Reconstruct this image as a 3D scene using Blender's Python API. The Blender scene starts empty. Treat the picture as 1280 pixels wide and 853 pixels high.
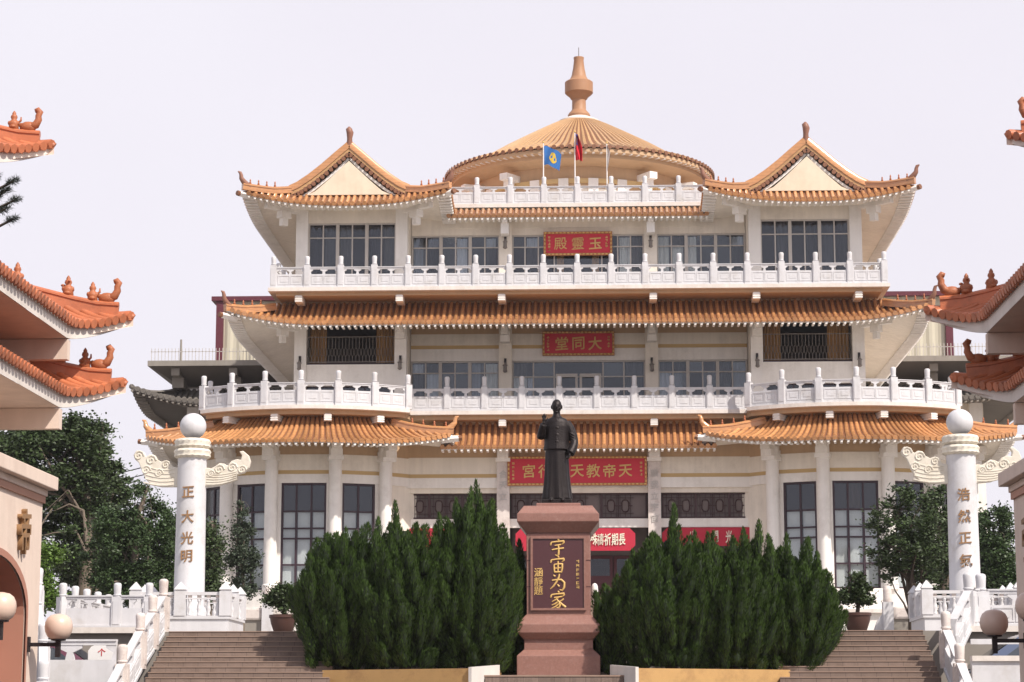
import bpy, math, random
import numpy as np
from mathutils import Vector, Matrix
random.seed(7)
rng = np.random.default_rng(7)
S = bpy.context.scene
COL = S.collection
RAD = math.radians
sin, cos, pi = math.sin, math.cos, math.pi

# ---------------------------------------------------------------- camera, world, sun, exposure
cam_d = bpy.data.cameras.new("camera")
cam_d.sensor_width = 36.0
cam_d.lens = 2800.0 / 1280.0 * 36.0
cam_d.clip_start = 0.5
cam_d.clip_end = 6000
cam = bpy.data.objects.new("camera", cam_d)
COL.objects.link(cam)
cam.location = (0.94, 0, 1.6)
cam.rotation_euler = (RAD(90 + 9.598), 0, RAD(2.299))
S.camera = cam

SUN = Vector((0.50, -0.47, 0.74)).normalized()
W = bpy.data.worlds.new("World")
S.world = W
W.use_nodes = True
wn = W.node_tree.nodes
wl = W.node_tree.links
sky = wn.new("ShaderNodeTexSky")
sky.sky_type = 'NISHITA'
sky.sun_disc = False
sky.sun_elevation = math.asin(SUN.z)
sky.sun_rotation = math.atan2(SUN.x, SUN.y)
sky.air_density = 1.0
sky.dust_density = 2.0
sky.ozone_density = 1.0
haze_mix = wn.new("ShaderNodeMix")
haze_mix.data_type = 'RGBA'
hz_co = wn.new("ShaderNodeTexCoord")
hz_sep = wn.new("ShaderNodeSeparateXYZ")
hz_rng = wn.new("ShaderNodeMapRange")                          # haze thins towards the zenith
hz_rng.interpolation_type = 'SMOOTHSTEP'
hz_rng.inputs[1].default_value = 0.25
hz_rng.inputs[2].default_value = 1.0
hz_rng.inputs[3].default_value = 0.9
hz_rng.inputs[4].default_value = 0.25
wl.new(hz_co.outputs["Generated"], hz_sep.inputs[0])
wl.new(hz_sep.outputs[2], hz_rng.inputs[0])
wl.new(hz_rng.outputs[0], haze_mix.inputs[0])
hz_n = wn.new("ShaderNodeTexNoise")                              # faint unevenness of the haze
hz_n.inputs["Scale"].default_value = 2.2
hz_n.inputs["Detail"].default_value = 4
wl.new(hz_co.outputs["Generated"], hz_n.inputs["Vector"])
hz_r = wn.new("ShaderNodeValToRGB")
hz_r.color_ramp.elements[0].position = 0.3
hz_r.color_ramp.elements[1].position = 0.7
hz_r.color_ramp.elements[0].color = (7.35, 6.92, 7.5, 1)
hz_r.color_ramp.elements[1].color = (7.95, 7.65, 8.15, 1)
wl.new(hz_n.outputs["Fac"], hz_r.inputs[0])
wl.new(hz_r.outputs[0], haze_mix.inputs[7])
wl.new(sky.outputs[0], haze_mix.inputs[6])
bgn = wn["Background"]
wl.new(haze_mix.outputs[2], bgn.inputs[0])
bgn.inputs[1].default_value = 0.1

sun_d = bpy.data.lights.new("sun", 'SUN')
sun_d.energy = 4.1
sun_d.angle = RAD(0.8)
sun_d.color = (1.0, 0.93, 0.84)
sun = bpy.data.objects.new("sun", sun_d)
COL.objects.link(sun)
sun.rotation_euler = SUN.to_track_quat('Z', 'Y').to_euler()
sun.location = (60, -40, 90)
S.view_settings.view_transform = 'Standard'
S.view_settings.look = 'None'
S.view_settings.exposure = 0.36
S.view_settings.gamma = 1.0
S.view_settings.use_curve_mapping = False
S.cycles.max_bounces = 6
S.cycles.transparent_max_bounces = 8

# ---------------------------------------------------------------- materials
def mat(name, c, rough=0.7, var=0.12, scale=3.0, bump=0.0, bscale=30.0, metal=0.0, spec=0.4,
        streak=0.0, island=0.0, objrand=0.0, stain=None, stain_amt=0.0, coat=0.0, joint=None):
    m = bpy.data.materials.new(name)
    m.use_nodes = True
    n, l = m.node_tree.nodes, m.node_tree.links
    b = n["Principled BSDF"]
    b.inputs["Roughness"].default_value = rough
    b.inputs["Metallic"].default_value = metal
    b.inputs["Specular IOR Level"].default_value = spec
    b.inputs["Coat Weight"].default_value = coat
    b.inputs["Coat Roughness"].default_value = 0.15
    g = n.new("ShaderNodeNewGeometry")
    tx = n.new("ShaderNodeTexNoise")
    tx.inputs["Scale"].default_value = scale
    tx.inputs["Detail"].default_value = 5
    tx.inputs["Roughness"].default_value = 0.65
    l.new(g.outputs["Position"], tx.inputs["Vector"])
    val = tx.outputs["Fac"]
    def mth(op, a, bb):
        k = n.new("ShaderNodeMath")
        k.operation = op
        for i, v in enumerate((a, bb)):
            if isinstance(v, (int, float)):
                k.inputs[i].default_value = v
            else:
                l.new(v, k.inputs[i])
        return k.outputs[0]
    f = mth('MULTIPLY_ADD', val, 2 * var)
    f.node.inputs[2].default_value = 1 - var
    if streak:
        mp = n.new("ShaderNodeMapping")
        mp.inputs["Scale"].default_value = (5, 5, 0.35)
        l.new(g.outputs["Position"], mp.inputs[0])
        t2 = n.new("ShaderNodeTexNoise")
        t2.inputs["Scale"].default_value = 1.2
        t2.inputs["Detail"].default_value = 4
        l.new(mp.outputs[0], t2.inputs["Vector"])
        s = mth('MULTIPLY_ADD', t2.outputs["Fac"], 2 * streak)
        s.node.inputs[2].default_value = 1 - streak
        f = mth('MULTIPLY', f, s)
    if island:
        s = mth('MULTIPLY_ADD', g.outputs["Random Per Island"], 2 * island)
        s.node.inputs[2].default_value = 1 - island
        f = mth('MULTIPLY', f, s)
    if objrand:
        oi = n.new("ShaderNodeObjectInfo")
        s = mth('MULTIPLY_ADD', oi.outputs["Random"], 2 * objrand)
        s.node.inputs[2].default_value = 1 - objrand
        f = mth('MULTIPLY', f, s)
    if joint:                                 # (axis, period, width, darkening): mortar or course lines
        sx = n.new("ShaderNodeSeparateXYZ")
        l.new(g.outputs["Position"], sx.inputs[0])
        q = mth('FRACT', mth('DIVIDE', sx.outputs[joint[0]], joint[1]), 0)
        s = mth('MULTIPLY_ADD', mth('LESS_THAN', q, joint[2]), -joint[3])
        s.node.inputs[2].default_value = 1
        f = mth('MULTIPLY', f, s)
    mx = n.new("ShaderNodeMix")
    mx.data_type = 'RGBA'
    mx.blend_type = 'MULTIPLY'
    mx.inputs[0].default_value = 1
    mx.inputs[6].default_value = (*c, 1)
    cc = n.new("ShaderNodeCombineColor")
    for i in range(3):
        l.new(f, cc.inputs[i])
    l.new(cc.outputs[0], mx.inputs[7])
    out = mx.outputs[2]
    if stain is not None:
        t3 = n.new("ShaderNodeTexNoise")
        t3.inputs["Scale"].default_value = scale * 0.6
        t3.inputs["Detail"].default_value = 8
        t3.inputs["Roughness"].default_value = 0.75
        l.new(g.outputs["Position"], t3.inputs["Vector"])
        rp = n.new("ShaderNodeValToRGB")
        rp.color_ramp.elements[0].position = 0.5
        rp.color_ramp.elements[1].position = 0.72
        l.new(t3.outputs["Fac"], rp.inputs[0])
        fa = mth('MULTIPLY', rp.outputs[0], stain_amt)
        m2 = n.new("ShaderNodeMix")
        m2.data_type = 'RGBA'
        l.new(fa, m2.inputs[0])
        l.new(out, m2.inputs[6])
        m2.inputs[7].default_value = (*stain, 1)
        out = m2.outputs[2]
    l.new(out, b.inputs["Base Color"])
    if bump:
        t4 = n.new("ShaderNodeTexNoise")
        t4.inputs["Scale"].default_value = bscale
        t4.inputs["Detail"].default_value = 4
        l.new(g.outputs["Position"], t4.inputs["Vector"])
        bp = n.new("ShaderNodeBump")
        bp.inputs["Strength"].default_value = bump
        bp.inputs["Distance"].default_value = 0.03
        l.new(t4.outputs["Fac"], bp.inputs["Height"])
        l.new(bp.outputs[0], b.inputs["Normal"])
    return m

def glass_mat(name, tint, clear):
    m = bpy.data.materials.new(name)
    m.use_nodes = True
    n, l = m.node_tree.nodes, m.node_tree.links
    n.remove(n["Principled BSDF"])
    b = n.new("ShaderNodeBsdfDiffuse")
    b.inputs[0].default_value = (*tint, 1)
    gl = n.new("ShaderNodeBsdfGlossy")
    gl.inputs[0].default_value = (0.80, 0.86, 0.95, 1)
    gl.inputs["Roughness"].default_value = 0.05
    t = n.new("ShaderNodeBsdfTransparent")
    t.inputs[0].default_value = (0.95, 0.97, 0.98, 1)
    mx = n.new("ShaderNodeMixShader")
    mx.inputs[0].default_value = 1 - clear
    l.new(t.outputs[0], mx.inputs[1])
    l.new(b.outputs[0], mx.inputs[2])
    m2 = n.new("ShaderNodeMixShader")
    m2.inputs[0].default_value = 0.055
    l.new(mx.outputs[0], m2.inputs[1])
    l.new(gl.outputs[0], m2.inputs[2])
    l.new(m2.outputs[0], n["Material Output"].inputs[0])
    return m

M = dict(
    cream=mat("cream_paint", (0.80, 0.735, 0.645), 0.75, 0.08, 0.9, streak=0.12, stain=(0.36, 0.31, 0.25), stain_amt=0.35),
    creamw=mat("white_paint", (0.83, 0.795, 0.755), 0.7, 0.08, 1.2, streak=0.10, stain=(0.42, 0.37, 0.30), stain_amt=0.35),
    yellow=mat("ochre_paint", (0.60, 0.42, 0.20), 0.7, 0.08, 1.5),
    ochre=mat("shaded_cream", (0.52, 0.35, 0.21), 0.75, 0.1, 1.5, streak=0.1),  # cream in eave shade with warm tile bounce, put into the colour
    marble=mat("white_marble", (0.60, 0.59, 0.605), 0.55, 0.1, 2.0, streak=0.14, stain=(0.36, 0.32, 0.27), stain_amt=0.45),
    marblew=mat("weathered_marble", (0.66, 0.59, 0.55), 0.6, 0.14, 5.0, 0.15, 40, streak=0.12, stain=(0.30, 0.20, 0.17), stain_amt=0.55),
    tile=mat("orange_glazed_tile", (0.52, 0.250, 0.104), 0.25, 0.16, 2.5, spec=0.5, coat=0.5, objrand=0.22, streak=0.16, stain=(0.20, 0.10, 0.055), stain_amt=0.35, joint=(2, 0.15, 0.16, 0.22)),
    tiled=mat("dark_brown_tile", (0.21, 0.092, 0.048), 0.5, 0.2, 1.5, stain=(0.14, 0.08, 0.05), stain_amt=0.4),  # darker brown than the ribs so the tile rows stand out
    tiley=mat("yellow_glazed_tile", (0.50, 0.295, 0.135), 0.38, 0.16, 1.2, island=0.12, stain=(0.25, 0.14, 0.08), stain_amt=0.35, joint=(2, 0.16, 0.16, 0.25)),
    tiler=mat("terracotta_tile", (0.48, 0.155, 0.072), 0.42, 0.2, 6.0, 0.1, 60, objrand=0.22, streak=0.1, stain=(0.17, 0.07, 0.045), stain_amt=0.5),
    horn=mat("brown_ridge_horn", (0.25, 0.115, 0.075), 0.5, 0.2, 8.0),
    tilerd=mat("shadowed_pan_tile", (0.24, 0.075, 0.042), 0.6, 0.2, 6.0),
    figure=mat("terracotta_figure", (0.40, 0.135, 0.060), 0.5, 0.2, 12.0, 0.15, 60, stain=(0.16, 0.06, 0.04), stain_amt=0.5),
    pink=mat("pink_render", (0.72, 0.585, 0.495), 0.8, 0.07, 2.5, 0.08, 90, streak=0.12, stain=(0.5, 0.36, 0.29), stain_amt=0.3),
    pinkd=mat("red_render", (0.40, 0.19, 0.135), 0.8, 0.08, 3.0, 0.05, 90),
    cloudm=mat("aged_carved_marble", (0.68, 0.63, 0.54), 0.7, 0.12, 6.0, streak=0.1, stain=(0.45, 0.37, 0.26), stain_amt=0.5),
    gable=mat("gable_render", (0.72, 0.615, 0.475), 0.8, 0.08, 1.2, streak=0.1, stain=(0.5, 0.4, 0.28), stain_amt=0.4),
    fascia=mat("white_fascia", (0.70, 0.64, 0.59), 0.75, 0.08, 3.0, streak=0.15, stain=(0.4, 0.34, 0.28), stain_amt=0.4),
    stair=mat("brown_stair_tile", (0.205, 0.148, 0.120), 0.7, 0.2, 5.0, 0.1, 60, objrand=0.16, streak=0.15, stain=(0.11, 0.07, 0.05), stain_amt=0.6, joint=(0, 0.30, 0.04, 0.4)),
    nosing=mat("stair_nosing", (0.31, 0.215, 0.165), 0.7, 0.2, 4.0),
    granite=mat("red_granite", (0.27, 0.136, 0.108), 0.45, 0.26, 20.0, 0.04, 90, streak=0.10, stain=(0.42, 0.28, 0.25), stain_amt=0.35),
    plum=mat("plum_granite", (0.082, 0.030, 0.034), 0.35, 0.12, 20.0),
    gold=mat("gold_leaf", (0.66, 0.43, 0.15), 0.5, 0.15, 9.0),
    goldb=mat("gold_border", (0.42, 0.16, 0.06), 0.5, 0.35, 14.0, 0.4, 30, metal=0.2),
    bronze=mat("dark_bronze", (0.020, 0.015, 0.015), 0.48, 0.35, 9.0, 0.25, 40, metal=0.55),
    red=mat("red_lacquer", (0.56, 0.020, 0.045), 0.5, 0.08, 3.0),
    redb=mat("red_banner_cloth", (0.46, 0.022, 0.05), 0.8, 0.1, 2.0),
    whitet=mat("white_lettering", (0.8, 0.76, 0.62), 0.7, 0.05, 3.0),
    alu=mat("aluminium_frame", (0.52, 0.485, 0.455), 0.5, 0.08, 4.0),
    dframe=mat("plum_frame", (0.040, 0.020, 0.030), 0.5, 0.12, 4.0),
    lattice=mat("lattice_wood", (0.050, 0.022, 0.025), 0.55, 0.15, 6.0),
    latback=mat("lattice_backing", (0.16, 0.125, 0.12), 0.7, 0.2, 2.0),
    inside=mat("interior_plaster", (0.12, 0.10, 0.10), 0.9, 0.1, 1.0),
    door=mat("dark_door", (0.10, 0.022, 0.03), 0.5, 0.15, 3.0),
    curt=mat("pale_blue_curtain", (0.66, 0.70, 0.78), 0.9, 0.1, 4.0),
    curtd=mat("slate_curtain", (0.26, 0.28, 0.33), 0.9, 0.15, 4.0),
    capred=mat("cap_moulding_paint", (0.50, 0.28, 0.205), 0.8, 0.08, 3.0),
    blind=mat("white_blind", (0.80, 0.80, 0.76), 0.9, 0.05, 4.0),
    curto=mat("ochre_curtain", (0.42, 0.24, 0.10), 0.9, 0.15, 4.0),
    iron=mat("grey_iron", (0.22, 0.195, 0.18), 0.5, 0.1, 8.0, metal=0.4),
    black=mat("black_iron", (0.022, 0.016, 0.018), 0.45, 0.1, 8.0),
    globe=mat("globe_glass", (0.66, 0.49, 0.40), 0.35, 0.08, 4.0, spec=0.5),
    brown=mat("spire_brown", (0.37, 0.195, 0.105), 0.55, 0.1, 2.0, streak=0.1),
    grey=mat("weathered_concrete", (0.27, 0.245, 0.215), 0.85, 0.15, 0.8, streak=0.15),
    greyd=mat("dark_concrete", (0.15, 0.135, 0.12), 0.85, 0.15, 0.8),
    shed=mat("cream_steel_cladding", (0.52, 0.48, 0.38), 0.55, 0.05, 1.0, streak=0.05),
    maroon=mat("maroon_trim", (0.11, 0.022, 0.035), 0.5, 0.1, 2.0),
    plant_o=mat("planter_ochre", (0.50, 0.30, 0.12), 0.8, 0.14, 3.0, 0.1, 50, stain=(0.2, 0.10, 0.05), stain_amt=0.5),
    plant_w=mat("planter_white", (0.66, 0.62, 0.58), 0.8, 0.1, 4.0, streak=0.1),
    soil=mat("soil", (0.06, 0.04, 0.028), 0.95, 0.3, 8.0),
    paving=mat("plaza_paving", (0.28, 0.25, 0.22), 0.85, 0.15, 1.0),
    asphalt=mat("asphalt", (0.055, 0.053, 0.052), 0.9, 0.2, 3.0),
    ground=mat("ground", (0.20, 0.17, 0.13), 0.95, 0.25, 0.2),
    juniper=mat("juniper_foliage", (0.044, 0.080, 0.015), 0.6, 0.3, 1.6, island=0.4, spec=0.25),
    junid=mat("juniper_gap_shade", (0.014, 0.026, 0.008), 0.8, 0.3, 3.0),  # near black green, paints the shade in gaps between plumes
    leafd=mat("dark_leaf", (0.042, 0.066, 0.022), 0.5, 0.35, 0.8, island=0.45, spec=0.35),
    leafm=mat("mid_leaf", (0.040, 0.070, 0.022), 0.5, 0.3, 0.9, island=0.4, spec=0.35),
    leafg=mat("grey_green_leaf", (0.048, 0.066, 0.040), 0.6, 0.3, 1.0, island=0.4, spec=0.3),
    leafb=mat("bright_leaf", (0.085, 0.15, 0.022), 0.5, 0.25, 1.0, island=0.35, spec=0.35),
    pine=mat("pine_needle", (0.035, 0.045, 0.035), 0.6, 0.3, 3.0, island=0.3),
    bark=mat("grey_bark", (0.17, 0.135, 0.105), 0.9, 0.3, 8.0, 0.4, 30),
    barkd=mat("dark_bark", (0.075, 0.055, 0.042), 0.9, 0.3, 8.0, 0.4, 30),
    white=mat("white_plastic", (0.78, 0.76, 0.74), 0.45, 0.04, 3.0),
    carw=mat("white_car_paint", (0.62, 0.62, 0.63), 0.25, 0.03, 2.0, coat=0.7),
    carp=mat("purple_car_paint", (0.14, 0.045, 0.075), 0.25, 0.04, 2.0, coat=0.8),
    carb=mat("blue_car_paint", (0.09, 0.115, 0.19), 0.22, 0.04, 2.0, coat=0.8),
    carglass=mat("car_glass", (0.05, 0.06, 0.075), 0.08, 0.05, 2.0, spec=0.8),
    tyre=mat("tyre_rubber", (0.02, 0.02, 0.02), 0.9, 0.1, 5.0),
    pot=mat("brown_pot", (0.075, 0.035, 0.028), 0.5, 0.2, 6.0),
    fblue=mat("blue_flag_cloth", (0.035, 0.15, 0.42), 0.8, 0.1, 3.0),
    fyel=mat("yellow_flag_print", (0.62, 0.42, 0.05), 0.8, 0.1, 3.0),
    fred=mat("red_flag_cloth", (0.62, 0.02, 0.04), 0.8, 0.1, 3.0),
    fnavy=mat("navy_flag_cloth", (0.03, 0.06, 0.34), 0.8, 0.1, 3.0),
    fpale=mat("pale_flag_cloth", (0.42, 0.36, 0.34), 0.8, 0.2, 8.0),
    gold2=mat("brown_gilt", (0.27, 0.15, 0.07), 0.55, 0.2, 8.0),
    signred=mat("red_paint_mark", (0.5, 0.02, 0.02), 0.7, 0.05, 3.0),
    glass=glass_mat("window_glass", (0.03, 0.032, 0.045), 0.9),
    glassd=glass_mat("dark_window_glass", (0.025, 0.024, 0.034), 0.5),
)

# ---------------------------------------------------------------- builders
def ZY(py, Y):
    """height of a sight line through photo row py at depth Y"""
    b = (426.5 - py) / 2800
    c, s = math.cos(RAD(9.598)), math.sin(RAD(9.598))
    return 1.6 + Y * (s + b * c) / (c - b * s)

def wo(p):
    v = Vector((0, 0, 0))
    while p is not None:
        v += p.location
        p = p.parent
    return v

def mesh_np(name, V, Fc):
    """V (n,3), Fc (m,k) faces of equal size"""
    me = bpy.data.meshes.new(name)
    V = np.asarray(V, dtype=np.float32)
    Fc = np.asarray(Fc, dtype=np.int32)
    m, k = Fc.shape
    me.vertices.add(len(V))
    me.vertices.foreach_set("co", V.ravel())
    me.loops.add(m * k)
    me.loops.foreach_set("vertex_index", Fc.ravel())
    me.polygons.add(m)
    me.polygons.foreach_set("loop_start", np.arange(0, m * k, k, dtype=np.int32))
    me.polygons.foreach_set("loop_total", np.full(m, k, dtype=np.int32))
    me.update()
    return me

def link(name, me, parent=None, loc=None, rz=0.0, scale=None, material=None, rot=None):
    """place mesh data at a world position under a parent"""
    o = bpy.data.objects.new(name, me)
    COL.objects.link(o)
    if material is not None and len(me.materials) == 0:
        me.materials.append(material)
    if parent is not None:
        o.parent = parent
    if loc is not None:
        o.location = Vector(loc) - wo(parent)
    o.rotation_euler = rot if rot else (0, 0, rz)
    if scale is not None:
        o.scale = scale if hasattr(scale, '__len__') else (scale,) * 3
    return o

def thing(name, label, cat, loc, group=None):
    o = bpy.data.objects.new(name, None)
    COL.objects.link(o)
    o.empty_display_size = 0.3
    o.location = loc
    o['label'] = label
    o['category'] = cat
    if group:
        o['group'] = group
    return o

def tag(o, label, cat, group=None):
    o['label'] = label
    o['category'] = cat
    if group:
        o['group'] = group
    return o

def copy_tree(o, parent=None):
    c = o.copy()
    COL.objects.link(c)
    if parent is not None:
        c.parent = parent
    for ch in list(o.children):
        copy_tree(ch, c)
    return c

class MB:
    def __init__(s):
        s.v, s.f = [], []
    def add(s, vs, fs):
        b = len(s.v)
        s.v += [tuple(p) for p in vs]
        s.f += [tuple(i + b for i in f) for f in fs]
        return s
    def box(s, x0, x1, y0, y1, z0, z1):
        return s.add([(x0, y0, z0), (x1, y0, z0), (x1, y1, z0), (x0, y1, z0), (x0, y0, z1), (x1, y0, z1), (x1, y1, z1), (x0, y1, z1)],
                     [(0, 3, 2, 1), (4, 5, 6, 7), (0, 1, 5, 4), (1, 2, 6, 5), (2, 3, 7, 6), (3, 0, 4, 7)])
    def frustum(s, x, y, w0, d0, z0, w1, d1, z1):
        return s.add([(x - w0, y - d0, z0), (x + w0, y - d0, z0), (x + w0, y + d0, z0), (x - w0, y + d0, z0),
                      (x - w1, y - d1, z1), (x + w1, y - d1, z1), (x + w1, y + d1, z1), (x - w1, y + d1, z1)],
                     [(0, 3, 2, 1), (4, 5, 6, 7), (0, 1, 5, 4), (1, 2, 6, 5), (2, 3, 7, 6), (3, 0, 4, 7)])
    def grid(s, rows, cu=False, cv=False):
        n, m = len(rows), len(rows[0])
        vs = [p for r in rows for p in r]
        fs = []
        for i in range(n if cu else n - 1):
            for j in range(m if cv else m - 1):
                a, b = i * m + j, i * m + (j + 1) % m
                c, d = ((i + 1) % n) * m + (j + 1) % m, ((i + 1) % n) * m + j
                fs.append((a, b, c, d))
        return s.add(vs, fs)
    def tube(s, pts, rad, n=8, caps=True, ell=1.0):
        pts = [Vector(p) for p in pts]
        if not hasattr(rad, '__len__'):
            rad = [rad] * len(pts)
        rows = []
        ref = None
        for i, p in enumerate(pts):
            t = (pts[min(i + 1, len(pts) - 1)] - pts[max(i - 1, 0)])
            t = t.normalized() if t.length > 1e-9 else Vector((0, 0, 1))
            if ref is None:
                ref = Vector((1, 0, 0)) if abs(t.x) < 0.8 else Vector((0, 1, 0))
            a = (ref - t * ref.dot(t)).normalized()
            ref = a
            b = t.cross(a)
            rows.append([p + a * (rad[i] * cos(2 * pi * k / n)) + b * (rad[i] * ell * sin(2 * pi * k / n)) for k in range(n)])
        b0 = len(s.v)
        s.grid(rows, cv=True)
        if caps:
            s.f.append(tuple(b0 + k for k in range(n))[::-1])
            s.f.append(tuple(b0 + (len(pts) - 1) * n + k for k in range(n)))
        return s
    def lathe(s, prof, n=24, c=(0, 0, 0), a0=0.0, a1=2 * pi, caps=True):
        full = abs(a1 - a0 - 2 * pi) < 1e-6
        k = n if full else n + 1
        rows = [[(c[0] + r * cos(a0 + (a1 - a0) * j / n), c[1] + r * sin(a0 + (a1 - a0) * j / n), c[2] + z) for j in range(k)] for r, z in prof]
        b0 = len(s.v)
        s.grid(rows, cv=full)
        if caps and full:
            s.f.append(tuple(b0 + j for j in range(k))[::-1])
            s.f.append(tuple(b0 + (len(prof) - 1) * k + j for j in range(k)))
        return s
    def prism(s, poly, a, b, axis='z'):
        n = len(poly)
        def P(p, h):
            return (p[0], p[1], h) if axis == 'z' else ((p[0], h, p[1]) if axis == 'y' else (h, p[0], p[1]))
        return s.add([P(p, a) for p in poly] + [P(p, b) for p in poly],
                     [tuple(range(n))[::-1], tuple(range(n, 2 * n))] + [(i, (i + 1) % n, n + (i + 1) % n, n + i) for i in range(n)])
    def sweep(s, pts, sect, closed_sect=True, caps=True):
        """sect: list of (side, up) offsets; side is horizontal normal of path"""
        pts = [Vector(p) for p in pts]
        rows = []
        for i, p in enumerate(pts):
            t = (pts[min(i + 1, len(pts) - 1)] - pts[max(i - 1, 0)]).normalized()
            h = Vector((t.x, t.y, 0))
            h = h.normalized() if h.length > 1e-6 else Vector((1, 0, 0))
            sd = Vector((h.y, -h.x, 0))
            up = sd.cross(t)
            rows.append([p + sd * a + up * b for a, b in sect])
        b0 = len(s.v)
        m = len(sect)
        s.grid(rows, cv=closed_sect)
        if caps:
            s.f.append(tuple(b0 + k for k in range(m))[::-1])
            s.f.append(tuple(b0 + (len(pts) - 1) * m + k for k in range(m)))
        return s
    def ell(s, c, r, nu=10, nv=7):
        rows = [[(c[0] + r[0] * sin(pi * (i + .02) / (nv + .04)) * cos(2 * pi * j / nu), c[1] + r[1] * sin(pi * (i + .02) / (nv + .04)) * sin(2 * pi * j / nu),
                  c[2] - r[2] * cos(pi * i / nv)) for j in range(nu)] for i in range(nv + 1)]
        return s.grid(rows, cv=True)
    def xf(s, m):
        s.v = [tuple(m @ Vector(p)) for p in s.v]
        return s
    def mesh(s, name):
        me = bpy.data.meshes.new(name)
        me.from_pydata(s.v, [], s.f)
        me.update()
        return me
    def build(s, name, material, parent=None, smooth=None, bevel=0.0, kind=None, label=None, xf=None, group=None):
        if xf is not None:
            s.xf(xf)
        off = wo(parent)
        s.v = [(p[0] - off.x, p[1] - off.y, p[2] - off.z) for p in s.v]
        me = s.mesh(name)
        me.materials.append(material)
        o = bpy.data.objects.new(name, me)
        COL.objects.link(o)
        if parent is not None:
            o.parent = parent
        if smooth is not None:
            me.shade_smooth()
            me.set_sharp_from_angle(angle=RAD(smooth))
        if bevel:
            bm = o.modifiers.new("bevel", 'BEVEL')
            bm.width = bevel
            bm.segments = 2
            bm.limit_method = 'ANGLE'
        if kind:
            o['kind'] = kind
        if label:
            o['label'] = label
        return o

def fixn(me):
    import bmesh
    bm = bmesh.new()
    bm.from_mesh(me)
    bmesh.ops.recalc_face_normals(bm, faces=bm.faces)
    bm.to_mesh(me)
    bm.free()

# lettering: one mesh per character, centred, 1 em high
CH = {}
def make_chars(chars):
    obs = []
    for c in chars:
        cu = bpy.data.curves.new("glyph", 'FONT')
        cu.body = c
        cu.size = 1.0
        cu.extrude = 0.04
        cu.offset = 0.0 if c in '靈禱殿題靜願' else 0.012
        cu.resolution_u = 3
        o = bpy.data.objects.new("glyph", cu)
        COL.objects.link(o)
        obs.append((c, o))
    dg = bpy.context.evaluated_depsgraph_get()
    for c, o in obs:
        me = bpy.data.meshes.new_from_object(o.evaluated_get(dg))
        n = len(me.vertices)
        if n:
            co = np.empty(n * 3, dtype=np.float32)
            me.vertices.foreach_get("co", co)
            co = co.reshape(-1, 3)
            mid = (co.min(0) + co.max(0)) / 2
            co[:, :2] -= mid[:2]
            # brush-like slant: horizontals climb a little to the right
            co[:, 1] += 0.07 * co[:, 0]
            me.vertices.foreach_set("co", co.ravel())
            me.update()
        CH[c] = me
    for c, o in obs:
        cu = o.data
        bpy.data.objects.remove(o)
        bpy.data.curves.remove(cu)

def char(c, material, parent, loc, size, rz=0.0, name='character', depth=1.0, wid=1.0):
    key = c + material.name
    if key not in CH:
        CH[key] = CH[c].copy()
        CH[key].materials.clear()
        CH[key].materials.append(material)
    return link(name, CH[key], parent, loc, rot=(pi / 2, 0, rz), scale=(size * wid, size, size * depth))

make_chars(sorted(set("殿靈玉堂同大宮行人天教帝殊禱祈期長八門光正大光明浩然正氣宇宙為家涵靜題願我立合帝引个")))
# ---------------------------------------------------------------- setting: ground, street, terraces
PZ = 3.42                                    # plaza level
def structure(name, mb, material, parent=None, **k):
    return mb.build(name, material, parent, kind='structure', **k)

structure('ground', MB().grid([[(-3000, -60, -0.02), (3000, -60, -0.02)], [(-3000, 5000, -0.02), (3000, 5000, -0.02)]]), M['ground'])
structure('road', MB().grid([[(-60, -40, 0.0), (60, -40, 0.0)], [(-60, 38.5, 0.0), (60, 38.5, 0.0)]]), M['asphalt'])
structure('plaza', MB().box(-45, 45, 47.0, 150, 0.0, PZ), M['paving'])
structure('parking_terrace', MB().box(-40, -8.42, 43.62, 46.97, 0, 1.62).box(7.87, 40, 43.62, 46.97, 0, 1.62), M['paving'])
structure('coping', MB().box(-24, -8.3, 46.86, 47.0, PZ - 0.03, PZ + 0.09).box(8.0, 24, 46.86, 47.0, PZ - 0.03, PZ + 0.09), M['fascia'])

stair = MB()
for xa, xb in ((-8.1, -4.45), (4.4, 7.53)):
    stair.add([(xa, 47.2, 0.0), (xb, 47.2, 0.0), (xb, 39.05, 0.0), (xa, 39.05, 0.0), (xa, 47.2, PZ - 0.12), (xb, 47.2, PZ - 0.12)],
              [(0, 1, 2, 3), (3, 2, 5, 4), (0, 4, 5, 1), (0, 3, 4), (1, 5, 2)])
st = structure('staircase', stair, M['stair'])
NST = 31
RIS, TRD = PZ / NST, 0.256
for xa, xb, i0, i1 in ((-8.1, -4.45, 0, NST), (4.4, 7.53, 0, NST), (-4.45, 4.4, 17, NST)):
    step_me = MB().box(xa, xb, -TRD, 0.12, -RIS, -0.02).mesh('step')
    nos_me = MB().box(xa, xb, -TRD - 0.012, -TRD + 0.05, -0.018, 0.0).mesh('step_nosing')
    for i in range(i0, i1):
        y, z = 47.0 - i * TRD, PZ - i * RIS
        o = link('step', step_me, st, (0, y, z), material=M['stair'])
        link('nosing', nos_me, o, (0, y, z), material=M['nosing'])

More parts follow.
